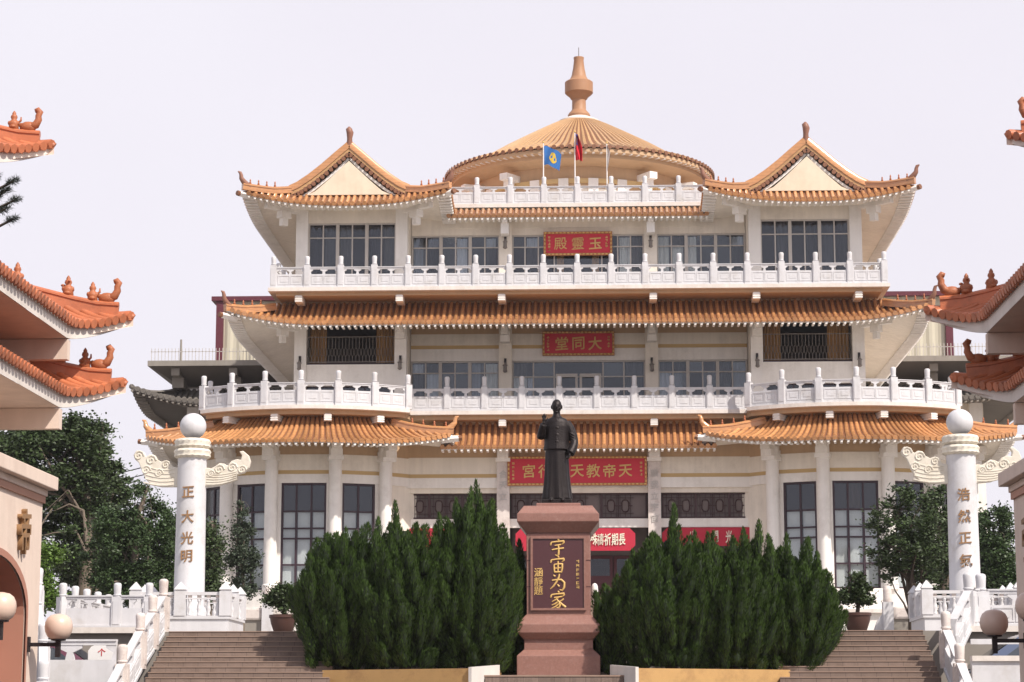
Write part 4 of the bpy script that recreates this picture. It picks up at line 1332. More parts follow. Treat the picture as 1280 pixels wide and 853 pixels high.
# ---------------------------------------------------------------- marble pillars with cloud wings
def cloud_outline(kind):
    if kind == 0:                             # broad feathered wing (left of the shaft)
        return [(0, -.42), (-.55, -.42), (-.85, -.36), (-1.0, -.22), (-1.12, .0), (-1.22, .22), (-1.33, .30), (-1.38, .42), (-1.30, .54), (-1.17, .54), (-1.08, .44), (-1.0, .38), (-.9, .44),
                (-.76, .42), (-.68, .30), (-.56, .24), (-.44, .28), (-.3, .2), (-.2, .1), (0, .08)]
    return [(0, -.42), (.5, -.38), (.75, -.28), (.95, -.12), (1.2, -.06), (1.34, .08), (1.38, .24), (1.32, .40), (1.16, .52), (1.05, .50), (1.13, .40), (1.1, .28), (.98, .30),
            (.82, .25), (.72, .13), (.62, .18), (.48, .2), (.36, .12), (.24, .06), (.12, .08), (0, .04)]
def huabiao(label, x, y, chars, zs):
    t = thing('marble_pillar', label, 'pillar', (x, y, 4.2), 'tall white marble pillars with cloud wings')
    prof = [(.52, 4.2), (.52, 4.35), (.44, 4.42), (.40, 4.5), (.385, 6.5), (.375, 8.35)]
    MB().lathe([(r, z) for r, z in prof], 36, (x, y, 0)).build('shaft', M['marble'], t, smooth=40)
    for z, r, nm in ((8.34, .46, 'capital_ring'), (8.60, .45, 'capital_ring')):
        mb = MB()
        rows = []
        for rr, dz in ((.38, 0), (.9, .02), (1.0, .07), (.96, .12), (1.02, .18), (.98, .24), (.8, .26)):
            q = []
            for j in range(64):
                a = 2 * pi * j / 64
                w = 1 + (.05 * abs(sin(a * 9)) if .05 < dz < .2 else 0)
                q.append((x + r * rr * w * cos(a), y + r * rr * w * sin(a), z + dz - (.02 * abs(sin(a * 9)) if dz < .1 else 0)))
            rows.append(q)
        mb.grid(rows, cv=True)
        mb.build(nm, M['cloudm'], t, smooth=50)
    MB().ell((x, y, 9.20), (.345, .345, .345), 32, 18).build('ball', M['marble'], t, smooth=80)
    for kind in (0, 1):
        o = cloud_outline(kind)
        mb = MB().prism([(x + (a * .9 + (-.3 if kind == 0 else .3)), 8.02 + b) for a, b in o], y - .09, y + .09, 'y')
        w = mb.build('cloud_wing', M['cloudm'], t, bevel=.02)
        sp = MB()
        curls = [(-1.22, .40, .14), (-.86, .28, .14), (-1.0, .02, .13), (-.62, -.06, .12), (-.42, .16, .11)] if kind == 0 else [(.48, .03, .14), (.24, -.08, .1), (.86, .08, .13), (1.14, .02, .12)]
        for (cx, cz, r) in curls:
            cx = cx * .9 + (-.3 if kind == 0 else .3)
            for side in (-1, 1):
                sp.tube([(x + cx + r * (1 - q / 15) * cos(q * .75), y + side * .092, 8.02 + cz + r * (1 - q / 15) * sin(q * .75)) for q in range(14)], .024, 5)
        for q in range(5):
            a0, b0 = (-.15, -.36 + .1 * q) if kind == 0 else (.1, -.36 + .07 * q)
            a1, b1 = (-.95 + .03 * q, -.3 + .1 * q) if kind == 0 else (.9, -.22 + .05 * q)
            sx = -.3 if kind == 0 else .3
            for side in (-1, 1):
                sp.tube([(x + sx + a0 + (a1 - a0) * u, y + side * .092, 8.02 + b0 + (b1 - b0) * u - .05 * sin(pi * u)) for u in (0, .25, .5, .75, 1)], .016, 5)
        sp.build('carved_curls', M['cloudm'], w, smooth=60)
    for c, z in zip(chars, zs):
        char(c, M['gold2'], t, (x - .02, y - .385, z), .345, depth=1.2)
    return t
huabiao('white marble pillar reading four characters left of the stairs, beside the large trees', -9.77, 58, "正大光明", [ZY(p, 57.6) for p in (613, 644, 671, 694)])
huabiao('white marble pillar reading four characters right of the stairs, beside the multi stemmed tree', 10.22, 58, "浩然正氣", [ZY(p, 57.6) for p in (620, 647, 674, 702)])

BAL = MB().lathe([(.055, 0), (.055, .04), (.035, .07), (.065, .16), (.06, .22), (.03, .33), (.05, .37), (.05, .42)], 8).mesh('baluster')
BAL.shade_smooth()
PPOST = MB().box(-.14, .14, -.14, .14, 0, .62).box(-.12, .12, -.12, .12, .62, .66).frustum(0, 0, .15, .15, .66, .13, .13, .70).frustum(0, 0, .13, .13, .70, .01, .01, .86).mesh('post')
def enclosure(x, y, label):
    t = thing('pillar_enclosure', label, 'balustrade', (x, y, PZ), 'square balustrades around the pillars')
    h = 1.15
    MB().box(x - h - .08, x + h + .08, y - h - .08, y + h + .08, PZ, 4.12).build('base', M['marble'], t)
    MB().box(x - h - .12, x + h + .12, y - h - .12, y + h + .12, 4.12, 4.2).build('base_ledge', M['marble'], t)
    c = [(-h, -h), (h, -h), (h, h), (-h, h)]
    for k in range(4):
        a, b = c[k], c[(k + 1) % 4]
        for u in (0, .5):
            link('post', PPOST, t, (x + a[0] + (b[0] - a[0]) * u, y + a[1] + (b[1] - a[1]) * u, 4.2), material=M['marble'])
        ang = math.atan2(b[1] - a[1], b[0] - a[0])
        r = MB().box(.14, 2 * h - .14, -.07, .07, .52, .60).box(.14, 2 * h - .14, -.05, .05, .42, .45)
        r.build('rail', M['marble'], t, xf=place(x + a[0], y + a[1], 4.2, ang))
        pn = MB()
        for q in range(9):
            xx = .2 + (2 * h - .4) * q / 8
            if abs(xx - h) < .17:
                continue
            pn.box(xx - .05, xx + .05, -.03, .03, .45, .52)
            link('baluster', BAL, t, (x + a[0] + xx * cos(ang), y + a[1] + xx * sin(ang), 4.2), material=M['marble'])
        pn.build('rail_blocks', M['marblew'], t, xf=place(x + a[0], y + a[1], 4.2, ang))
    return t
enclosure(-9.77, 58, 'square white balustrade on a plinth around the left marble pillar')
enclosure(10.22, 58, 'square white balustrade on a plinth around the right marble pillar')

# ---------------------------------------------------------------- terrace and stair balustrades
def bal_thing(label, pts, grp='white balustrades along stairs and terraces', cap=None, **k):
    p = pts[0]
    t = thing('marble_balustrade', label, 'balustrade', p, grp)
    balustrade(t, pts, k.get('h', 1.12), k.get('hs', .74), k.get('hr', .78), k.get('hp', .46), k.get('w', .27), m=k.get('m', 'marble'), mp=cap, posts=k.get('posts', True))
    return t
L_ = [(-8.32, 39.4, .22), (-8.32, 41.4, 1.08), (-8.32, 43.3, 1.92), (-8.32, 44.9, 2.60), (-8.32, 46.1, 3.02), (-8.32, 47.2, 3.42)]
bal_thing('white balustrade climbing the left edge of the brown stairs', L_, cap='marblew', w=.24)
bal_thing('grey white balustrade climbing the right edge of the brown stairs', [(7.72, 39.4, .22), (7.72, 41.4, 1.08), (7.72, 43.3, 1.92), (7.72, 44.9, 2.60)], cap='marblew', m='marble', w=.24)
bal_thing('short white balustrade turning outwards at the top right of the stairs', [(7.9, 45.3, 2.75), (8.55, 47.15, 3.5), (8.85, 47.4, 3.5), (10.2, 47.4, 3.5), (11.6, 47.4, 3.5)], posts=[0, 1, 1, 1, 1])
bal_thing('white terrace balustrade between the left stairs and the pink gate', [(-8.62, 47.2, 3.5), (-9.3, 47.2, 3.5), (-10.46, 47.2, 3.5), (-10.46, 48.3, 3.5), (-10.46, 49.4, 3.5), (-10.46, 50.5, 3.5), (-10.46, 51.6, 3.5)], h=.96, hs=.66, hr=.68, hp=.42, w=.20)
bal_thing('low front balustrade with parked car showing through, left of stairs', [(-8.32, 43.28, 2.0), (-10.35, 43.3, 2.0), (-12.4, 43.3, 2.0), (-14.4, 43.3, 2.0)], h=1.2, hs=.95, hr=1.12, hp=.74, w=.24, posts=[0, 1, 1, 1])
bal_thing('steep white balustrade just behind the left pink gate wall', [(-9.25, 40.9, 1.55), (-9.7, 42.6, 2.3), (-10.3, 44.4, 3.1), (-10.75, 46.2, 3.6)], m='marble', w=.25)
rp = thing('parapet_wall', 'low grey parapet wall with rail in front of the blue car', 'wall', (9.5, 43.4, 0))
MB().box(7.95, 12.5, 43.3, 43.5, 0, 2.70).build('wall', M['marble'], rp)
MB().box(7.95, 12.5, 43.25, 43.55, 2.70, 2.80).build('coping', M['fascia'], rp)
MB().box(7.95, 9.0, 43.36, 43.44, 3.02, 3.12).box(8.9, 9.0, 43.36, 43.44, 2.8, 3.02).build('rail', M['marble'], rp)
for s, lb in ((-1, 'low stone wall with carved newel on the plaza left of the junipers'), (1, 'low stone wall with carved newel on the plaza behind the multi stemmed tree')):
    t = thing('garden_wall', lb, 'wall', (s * 12, 80, PZ))
    MB().box(*sorted((s * 11.2, s * 13.0)), 80, 80.25, PZ, 5.1).build('wall', M['grey'], t)
    MB().box(*sorted((s * 11.2, s * 13.0)), 79.9, 80.35, 5.1, 5.55).build('coping', M['marblew'], t, bevel=.08)
    MB().box(s * 11.0 - .18, s * 11.0 + .18, 79.8, 80.2, PZ, 5.7).build('newel', M['marble'], t)
    MB().prism([(s * 10.82, PZ), (s * 10.45, PZ), (s * 10.45, 4.6), (s * 10.6, 5.0), (s * 10.82, 5.3)], 79.9, 80.1, 'y').build('scroll', M['marble'], t)
    MB().lathe([(.15, 5.7), (.17, 5.75), (.15, 5.85), (.16, 6.1), (.1, 6.25), (.02, 6.28)], 10, (s * 11.0, 80, 0)).build('finial', M['marblew'], t, smooth=50)

# ---------------------------------------------------------------- planters, landing, pedestal
pl_land = structure('landing', MB().box(-1.5, 1.5, 43.62, 47.0, 0, 2.42), M['stair'])
ts = MB()
tb = MB().box(-.034, .034, 0, .05, 0, .34).mesh('tile')
for k in range(38):
    link('tile', tb, pl_land, (-1.33 + 2.66 * (k + .5) / 38, 43.585, 2.06), material=M['stair'])
MB().box(-1.36, 1.36, 43.6, 44.2, 2.42, 2.45).build('nosing', M['nosing'], pl_land)
for s, lb in ((-1, 'tan rendered planter with white end wall under the left junipers'), (1, 'ochre rendered planter with grey end wall under the right junipers')):
    t = thing('planter', lb, 'planter', (s * 3.0, 44.5, 0), 'planters flanking the pedestal')
    o = [(s * 1.55, 43.1), (s * 4.62, 44.7), (s * 4.75, 46.8), (s * 1.12, 46.8), (s * 1.10, 44.3)]
    i_ = [(s * 1.72, 43.35), (s * 4.42, 44.85), (s * 4.55, 46.6), (s * 1.32, 46.6), (s * 1.30, 44.35)]
    ring = MB()
    zt = 2.57
    n = 5
    ring.add([(*p, 0) for p in o] + [(*p, zt) for p in o] + [(*p, zt) for p in i_] + [(*p, 1.5) for p in i_],
             [(k, (k + 1) % n, n + (k + 1) % n, n + k) for k in range(n)] + [(n + k, n + (k + 1) % n, 2 * n + (k + 1) % n, 2 * n + k) for k in range(n)] + [(2 * n + k, 2 * n + (k + 1) % n, 3 * n + (k + 1) % n, 3 * n + k) for k in range(n)])
    ring.build('wall', M['plant_o'], t)
    e0, e1 = Vector((s * 1.56, 43.06, 0)), Vector((s * 1.08, 44.3, 0))
    nrm = Vector((-s * .93, -.36, 0)) * .05
    MB().add([e0, e1, e1 - nrm * 1.3, e0 - nrm * 1.3] + [e0 + Vector((0, 0, 2.59)), e1 + Vector((0, 0, 2.66)), e1 - nrm * 1.3 + Vector((0, 0, 2.66)), e0 - nrm * 1.3 + Vector((0, 0, 2.59))],
             [(0, 1, 2, 3), (4, 5, 6, 7), (0, 1, 5, 4), (1, 2, 6, 5), (2, 3, 7, 6), (3, 0, 4, 7)]).build('end_wall', M['plant_w'], t)
    MB().add([(*p, 2.42) for p in i_], [tuple(range(5))]).build('soil', M['soil'], t)

pd = thing('stone_pedestal', 'tall red granite pedestal with gold inscription carrying the bronze statue', 'pedestal', (0.05, 46, 2.42))
PX, PY = .055, 46.0
def blk(name, prof, material=None, bev=.012):
    mb = MB()
    rows = []
    for w, z in prof:
        rows.append([(PX - w, PY - w * .96, z), (PX + w, PY - w * .96, z), (PX + w, PY + w * .96, z), (PX - w, PY + w * .96, z)])
    mb.grid(rows, cv=True)
    mb.f.append((0, 1, 2, 3))
    k = 4 * (len(prof) - 1)
    mb.f.append((k, k + 1, k + 2, k + 3))
    return mb.build(name, material or M['granite'], pd, bevel=bev)
zp = lambda py, Y=45.25: ZY(py, Y)
blk('plinth', [(.835, 2.42), (.835, zp(820)), (.69, zp(811.5))])
blk('base_neck', [(.69, zp(811.3)), (.69, zp(800.5)), (.70, zp(800))])
blk('base_block', [(.69, zp(799.8)), (.825, zp(791)), (.825, zp(780.5)), (.66, zp(768.5))])
sb = blk('shaft', [(.645, zp(768.3)), (.645, zp(665.8))])
for z in (zp(733), zp(700)):                   # stone courses of the shaft edge
    for sx in (-1, 1):
        MB().box(PX + sx * .6 - .06, PX + sx * .6 + .06, PY - .626, PY - .5, z - .006, z + .006).build('stone_joint', M['plum'], sb)
blk('cornice', [(.655, zp(665.5)), (.83, zp(652)), (.83, zp(642))])
blk('cap', [(.815, zp(641.8)), (.70, zp(632.5)), (.70, zp(631.8))])
blk('cap_step', [(.45, zp(631.6)), (.45, zp(627))])
zi0, zi1 = zp(760), zp(673)
ip = MB().box(PX - .515, PX + .515, PY - .640, PY - .60, zi0, zi1).build('inscription_panel', M['plum'], pd)
fr = MB()
for a, b, c, d in ((-.56, .56, zi0 - .045, zi0), (-.56, .56, zi1, zi1 + .045), (-.56, -.515, zi0, zi1), (.515, .56, zi0, zi1)):
    fr.box(PX + a, PX + b, PY - .665, PY - .6, c, d)
fr.build('panel_frame', M['granite'], pd)
fpx = lambda p: .94 + (p - 754) * 45.36 / 2800
# brush written main inscription: strokes as tapering raised ribbons, unit square coordinates
ROOF_ = [[(.5, .99, .5), (.56, .93, 1), (.53, .88, .6)], [(.16, .80, .6), (.13, .72, 1), (.10, .62, .7)], [(.16, .78, .8), (.45, .82, .8), (.86, .85, 1.1), (.84, .76, 1), (.74, .66, .4)]]
BRUSH = dict(
    yu=ROOF_ + [[(.34, .60, .6), (.5, .62, .8), (.70, .66, .7)], [(.18, .36, .7), (.45, .41, .8), (.86, .45, 1)], [(.54, .62, .8), (.56, .40, 1), (.55, .12, 1.1), (.50, .02, .9), (.36, .08, .4)]],
    zhou=ROOF_ + [[(.30, .52, .8), (.30, .28, .9), (.33, .08, .8)], [(.30, .52, .7), (.55, .56, .8), (.76, .55, 1.1), (.75, .3, 1), (.70, .08, .8)], [(.33, .31, .6), (.68, .34, .7)], [(.34, .10, .8), (.70, .11, .8)], [(.52, .72, .8), (.52, .42, .9), (.51, .12, .7)]],
    wei=[[(.26, .92, .6), (.36, .84, 1)], [(.60, .99, .7), (.56, .80, 1), (.44, .55, 1), (.26, .30, .9), (.08, .14, .4)], [(.18, .62, .7), (.45, .66, .8), (.70, .66, 1), (.87, .50, 1.1), (.86, .24, 1.1), (.76, .06, .9), (.60, .10, .4)], [(.48, .40, .6), (.58, .28, 1)]],
    jia=ROOF_ + [[(.30, .62, .7), (.52, .64, .8), (.74, .68, .8)], [(.54, .63, .8), (.38, .50, .8), (.18, .40, .4)], [(.42, .53, .7), (.58, .38, 1), (.62, .20, 1.1), (.55, .03, .9), (.42, .08, .4)], [(.54, .42, .7), (.36, .28, .8), (.16, .20, .4)], [(.58, .30, .7), (.38, .12, .8), (.14, .02, .4)], [(.84, .56, .8), (.72, .46, .8), (.60, .40, .5)], [(.60, .40, .6), (.74, .24, 1), (.94, .08, 1.3)]])
for nm, (qx, qy) in zip(("yu", "zhou", "wei", "jia"), ((698.5, 684.5), (698.5, 706.5), (698.5, 728.5), (698.5, 750))):
    mb = MB()
    sz = .36
    x0, z0 = fpx(qx) - sz / 2, zp(qy, 45.36) - sz / 2
    for stroke in BRUSH[nm]:
        fine = []
        for (a, b) in zip(stroke, stroke[1:]):
            fine += [tuple(a[k] + (b[k] - a[k]) * u for k in range(3)) for u in (0, .5)]
        fine.append(stroke[-1])
        mb.tube([(x0 + a * sz, PY - .642, z0 + b * sz) for a, b, w in fine], [.021 * w for a, b, w in fine], 7)
    mb.build('character', M['gold'], ip, smooth=60)
for c, qy in zip("涵靜題", (715.5, 727, 738.5)):
    char(c, M['gold'], ip, (fpx(674.5), PY - .645, zp(qy, 45.36)), .19, depth=.5)
sm = MB()
r = random.Random(5)
for q in range(7):
    zz = zp(702 + 5.4 * q, 45.36)
    xx = fpx(723.5)
    for w in range(5):
        b = r.uniform(-.028, .028)
        if w % 2:
            sm.box(xx + b - .004, xx + b + .004, PY - .652, PY - .641, zz - .03, zz + .03)
        else:
            sm.box(xx - .028, xx + .028, PY - .651, PY - .641, zz + b - .004, zz + b + .004)
sm.build('small_inscription', M['gold'], ip)

# ---------------------------------------------------------------- bronze statue
SX, SY, SZ = .02, 46.0, zp(627)
stt = thing('bronze_statue', 'dark bronze statue of a robed man raising one hand on the pedestal', 'statue', (SX, SY, SZ))
MB().box(SX - .31, SX + .31, SY - .28, SY + .28, SZ, SZ + .10).build('base_plate', M['bronze'], stt, bevel=.015)
def body():
    mb = MB()
    lv = [(.00, .315, .27, 1), (.02, .318, .272, 1), (.25, .285, .245, 1), (.5, .262, .225, .9), (.75, .25, .21, .7), (.93, .242, .2, .4), (.98, .24, .198, .2),
          (.985, .275, .225, .25), (1.0, .28, .228, .25), (1.15, .262, .208, .3), (1.32, .262, .195, .3), (1.46, .275, .185, .2), (1.55, .262, .165, .1), (1.61, .205, .14, 0), (1.65, .115, .105, 0), (1.67, .085, .09, 0), (1.71, .078, .085, 0), (1.78, .07, .08, 0)]
    rows = []
    n = 40
    for z, rx, ry, fo in lv:
        rows.append([(rx * cos(2 * pi * j / n) * (1 + .045 * fo * cos(9 * 2 * pi * j / n + z * 1.3)), ry * sin(2 * pi * j / n) * (1 + .06 * fo * cos(9 * 2 * pi * j / n + z * 1.3)), z) for j in range(n)])
    mb.grid(rows, cv=True)
    mb.f.append(tuple(range(n))[::-1])
    mb.f.append(tuple((len(lv) - 1) * n + k for k in range(n)))
    # head
    rows = []
    for i in range(15):
        th = pi * (i + .01) / 14.02
        q = []
        for j in range(24):
            ph = 2 * pi * j / 24
            x, y, z = sin(th) * cos(ph), sin(th) * sin(ph), -cos(th)
            wx = .108 * (1 - .16 * max(-z, 0) ** 1.5) * (1.0 + .04 * z)
            yy = y * .125 - (.012 if y < 0 and z < -.3 else 0)
            q.append((x * wx, yy, z * .148))
        rows.append(q)
    hd = MB().grid(rows, cv=True)
    hd.ell((0, -.125, -.02), (.02, .026, .035), 8, 6).ell((0, -.118, .012), (.012, .018, .04), 8, 6)
    hd.ell((0, -.112, -.075), (.034, .014, .008), 8, 5).ell((0, -.110, -.09), (.028, .014, .008), 8, 5).ell((0, -.10, -.118), (.03, .02, .018), 8, 5)
    for s in (-1, 1):
        hd.ell((s * .112, .0, -.01), (.014, .026, .042), 8, 6)
        hd.ell((s * .042, -.114, .028), (.024, .012, .007), 8, 5)
        hd.ell((s * .042, -.106, .006), (.016, .012, .009), 8, 5)
        hd.ell((s * .058, -.085, -.04), (.03, .022, .03), 8, 5)
    hd.v = [(x, y - .01, z + 1.865) for x, y, z in hd.v]
    mb.add(hd.v, hd.f)
    # collar and knotted buttons, jacket front edge
    mb.tube([(.08 * cos(a), .085 * sin(a) - .005, 1.665) for a in [2 * pi * k / 16 for k in range(17)]], .018, 6)
    mb.tube([(0, -.13, 1.61), (.0, -.18, 1.45), (0, -.212, 1.15), (0, -.235, .99)], .009, 5)
    for z, yy in ((1.56, -.155), (1.42, -.19), (1.28, -.2), (1.14, -.215)):
        mb.ell((0.005, yy, z), (.035, .014, .012), 8, 5)
    # right arm raised (viewer's left)
    mb.tube([(-.20, .0, 1.53), (-.27, -.02, 1.42), (-.315, -.05, 1.30), (-.335, -.08, 1.245)], [.10, .10, .095, .085], 12)
    mb.tube([(-.335, -.08, 1.245), (-.325, -.15, 1.30), (-.30, -.21, 1.40), (-.275, -.245, 1.475)], [.088, .082, .075, .072], 12)
    mb.tube([(-.283, -.235, 1.45), (-.262, -.26, 1.525)], [.034, .03], 8)
    hx, hy, hz = -.258, -.262, 1.565
    mb.ell((hx, hy, hz), (.042, .02, .05), 10, 8)
    for k, (dx, ln, lean, fwd) in enumerate(((.033, .085, .16, -.005), (.011, .095, .04, -.012), (-.012, .086, -.06, -.02), (-.033, .068, -.2, -.024))):
        p0 = Vector((hx + dx, hy, hz + .035))
        d = Vector((lean, fwd * 4, 1)).normalized()
        p1 = p0 + d * ln * .45
        p2 = p1 + (d + Vector((0, -.12, 0))) * ln * .3
        p3 = p2 + (d + Vector((0, -.4, 0))).normalized() * ln * .28
        mb.tube([p0, p1, p2, p3], [.0115, .0108, .0100, .0078], 7)
    mb.tube([(hx + .035, hy - .004, hz - .02), (hx + .062, hy - .018, hz + .012), (hx + .074, hy - .03, hz + .048)], [.0135, .012, .0085], 7)
    # left arm bent, hand held at the hip (viewer's right)
    mb.tube([(.20, .0, 1.53), (.28, .0, 1.42), (.345, -.005, 1.27), (.37, -.02, 1.16)], [.10, .095, .092, .088], 12)
    mb.tube([(.37, -.02, 1.16), (.355, -.07, 1.06), (.315, -.12, .97), (.28, -.15, .905)], [.088, .09, .092, .095], 12)
    mb.ell((.268, -.185, .875), (.038, .032, .045), 10, 8)
    for k in range(4):
        p0 = Vector((.285 - .018 * k, -.205, .85 - .003 * k))
        mb.tube([p0, p0 + Vector((-.012, -.012, -.03)), p0 + Vector((-.03, .0, -.048)), p0 + Vector((-.042, .018, -.048))], [.0115, .011, .01, .0085], 7)
    mb.tube([(.285, -.205, .885), (.262, -.225, .868), (.245, -.225, .845)], [.013, .012, .009], 7)
    # shoes
    for s in (-1, 1):
        mb.ell((s * .12, -.20, -.03), (.065, .13, .05), 12, 8).ell((s * .12, .05, -.01), (.07, .14, .08), 12, 8)
    # sleeve folds
    for k in range(4):
        z = 1.30 + .05 * k
        mb.tube([(-.24 - .02 * k, -.11, z), (-.30, -.12 - .01 * k, z - .02), (-.36, -.08, z - .06)], [.006, .012, .006], 5)
        mb.tube([(.28, -.10, z - .12), (.34, -.11, z - .16), (.41, -.06, z - .2)], [.006, .012, .006], 5)
    mb.v = [(x, y, z + .125) for x, y, z in mb.v]
    return mb
bmb = body()
me = bmb.mesh('figure_tmp')
tmp = bpy.data.objects.new('figure_tmp', me)
COL.objects.link(tmp)
rm = tmp.modifiers.new('r', 'REMESH')
rm.mode = 'VOXEL'
rm.voxel_size = .0085
sm_ = tmp.modifiers.new('s', 'SMOOTH')
sm_.iterations = 2
sm_.factor = .4
dg = bpy.context.evaluated_depsgraph_get()
fm_ = bpy.data.meshes.new_from_object(tmp.evaluated_get(dg))
fm_.name = 'figure'
fm_.shade_smooth()
bpy.data.objects.remove(tmp)
fm_.materials.clear()
fm_.materials.append(M['bronze'])
link('figure', fm_, stt, (SX, SY, SZ - .02), scale=(.98, .98, 1.035))
# ---------------------------------------------------------------- vegetation
def unit(n, g):
    v = g.normal(size=(n, 3))
    return v / np.linalg.norm(v, axis=1, keepdims=True)

def blades(P, A, ln, wd, g, D=None):
    """diamond blades from base P along axis A"""
    n = len(P)
    s = np.cross(A, unit(n, g) if D is None else D + .35 * g.normal(size=(n, 3)))
    s /= np.linalg.norm(s, axis=1, keepdims=True) + 1e-9
    ln = np.reshape(ln, (n, 1))
    wd = np.reshape(wd, (n, 1))
    V = np.stack([P, P + A * ln * .45 + s * wd, P + A * ln, P + A * ln * .45 - s * wd], 1).reshape(-1, 3)
    F_ = np.arange(4 * n).reshape(n, 4)
    return V, F_

def juniper(label, x, y, zb, zt, rx, ry, seed, spikes, lean=0.0, nl=120):
    """Kaizuka juniper: flame shaped lobes packed on an egg-shaped body, upright spikes on top"""
    g = np.random.default_rng(seed)
    t = thing('juniper_shrub', label, 'shrub', (x, y, 2.42), 'junipers in the planters')
    MB().tube([(x, y, 2.3), (x + .03, y, 3.0), (x, y, 3.8)], [.13, .11, .07], 8).build('trunk', M['barkd'], t)
    H = zt - zb
    def prof(u):
        return np.where(u < .42, .68 + .32 * np.sin(np.clip(u / .42, 0, 1) * pi / 2), np.cos(np.clip((u - .42) / .62, 0, 1) * pi / 2) ** .8)
    # core
    core = MB()
    rows = []
    for i in range(15):
        u = i / 14
        k = float(prof(np.array(u))) * .60
        rows.append([(x + rx * k * cos(2 * pi * j / 20) * (1 + .1 * sin(5 * j + i)) + lean * u * H, y + ry * k * sin(2 * pi * j / 20) * (1 + .1 * cos(3 * j + 2 * i)), zb + .05 + H * .9 * u) for j in range(20)])
    core.grid(rows, cv=True)
    core.f.append(tuple(range(20))[::-1])
    core.build('shade_core', M['junid'], t, smooth=80)  # solid core, coloured dark so the gaps read as shade
    # lobes
    lobes = []
    rows_n = max(5, int(H / .31))
    for q in range(rows_n):
        u = .93 * q / (rows_n - 1)
        R0 = float(prof(np.array(u)))
        m = max(4, int(2 * pi * (rx + ry) / 2 * R0 / .30))
        for w in range(m):
            ph = 2 * pi * (w + .5 * (q % 2) + g.uniform(-.3, .3)) / m
            if sin(ph) > .5 and g.random() < .6:
                continue
            r = R0 * g.uniform(.76, .97)
            b = np.array([x + rx * r * cos(ph) + lean * u * H, y + ry * r * sin(ph), zb + H * u * .86 + g.uniform(-.1, .1)])
            o_ = .34 - .16 * u
            a = np.array([cos(ph) * o_ + .07 + g.normal() * .06, sin(ph) * o_, 1.0])
            if u < .1:
                a = np.array([cos(ph) * .42, sin(ph) * .42, .75])
            lobes.append((b, a / np.linalg.norm(a), g.uniform(.5, .95) * (1.0 - .45 * u if u > .1 else .6), g.uniform(.10, .18)))
    for (sx, sz) in spikes:
        for q in range(5):
            u = q / 4
            b = np.array([x + sx * (1 if u > .3 else .8) + g.normal() * .03, y - ry * .25 + g.normal() * .15, zb + (sz - zb) * (.42 + .36 * u)])
            a = np.array([.04 * g.normal(), .04 * g.normal(), 1.0])
            lobes.append((b, a / np.linalg.norm(a), (sz - zb) * .20, .16 - .08 * u))
    PV, PA, PL, PW, PD = [], [], [], [], []
    spn = MB()
    for b, a, L, R in lobes:
        m = int(430 * (L / .7) * (R / .16)) + 110
        u = g.random(m) ** .8
        ph = g.uniform(0, 2 * pi, m)
        e1 = np.cross(a, [0.3, 1, 0.2])
        e1 /= np.linalg.norm(e1)
        e2 = np.cross(a, e1)
        rad = R * np.sin(pi * np.clip(u * .86 + .14, 0, 1)) ** .75 * g.uniform(.72, 1.05, m)
        d = np.cos(ph)[:, None] * e1 + np.sin(ph)[:, None] * e2
        p = b + a * (L * u)[:, None] + d * rad[:, None]
        ax = a * g.uniform(.9, 1.4, (m, 1)) + d * g.uniform(.15, .45, (m, 1)) + g.normal(size=(m, 3)) * .12
        ax /= np.linalg.norm(ax, axis=1, keepdims=True)
        PV.append(p)
        PA.append(ax)
        PD.append(d)
        spn.tube([tuple(b + a * (L * q)) for q in (-.05, .2, .45, .7, .92)], [R * k for k in (.3, .58, .60, .38, .08)], 6)
        PL.append(g.uniform(.05, .11, m))
        PW.append(g.uniform(.007, .013, m))
    m = nl * 40                                # short inner sprays between the plumes
    u = g.random(m) * .95
    ph = g.uniform(0, 2 * pi, m)
    r = prof(u) * g.uniform(.52, .68, m)
    PV.append(np.stack([x + rx * r * np.cos(ph) + lean * u * H, y + ry * r * np.sin(ph), zb + H * .88 * u], 1))
    ax = np.stack([np.cos(ph) * .5, np.sin(ph) * .5, np.ones(m)], 1) + g.normal(size=(m, 3)) * .2
    PA.append(ax / np.linalg.norm(ax, axis=1, keepdims=True))
    PD.append(np.stack([np.cos(ph), np.sin(ph), np.zeros(m)], 1))
    PL.append(g.uniform(.10, .2, m))
    PW.append(g.uniform(.012, .022, m))
    spn.build('plume_cores', M['junid'], t, smooth=70, kind='stuff')  # same painted shade inside each plume, also stops light leaking through
    P, A, L_n, W_n, D_ = map(np.concatenate, (PV, PA, PL, PW, PD))
    V, F_ = blades(P, A, L_n, W_n, g, D_)
    me = mesh_np('foliage', V, F_)
    me.materials.append(M['juniper'])
    o = link('foliage', me, t, None)
    V -= np.array(t.location)
    me.vertices.foreach_set("co", V.astype(np.float32).ravel())
    me.update()
    return t

Yj = 45.0
jx = lambda p, Y=Yj: px(p, Y)
jz = lambda p, Y=Yj: ZY(p, Y)
juniper('broad juniper at the outer end of the left planter', jx(428), 45.4, 2.62, jz(655), .95, .9, 11, [(-.15, jz(662)), (.05, jz(655)), (.5, jz(672)), (-.55, jz(700))], 0, 110)
juniper('tallest flame shaped juniper, in the left planter beside the pedestal', jx(590), 45.2, 2.60, jz(620), .86, .95, 12, [(.2, jz(598)), (-.02, jz(607)), (-.33, jz(620)), (.40, jz(645)), (-.62, jz(640))], .01, 135)
juniper('mid sized juniper in the middle of the left planter', jx(508), 45.0, 2.60, jz(648), .95, .9, 13, [(-.2, jz(624)), (.28, jz(655)), (-.55, jz(645)), (.6, jz(655)), (.05, jz(665))], 0, 125)
juniper('small slim juniper squeezed against the left side of the pedestal', jx(640), 46.0, 2.5, jz(690), .22, .4, 14, [(.1, jz(668)), (-.1, jz(690))], 0, 34)
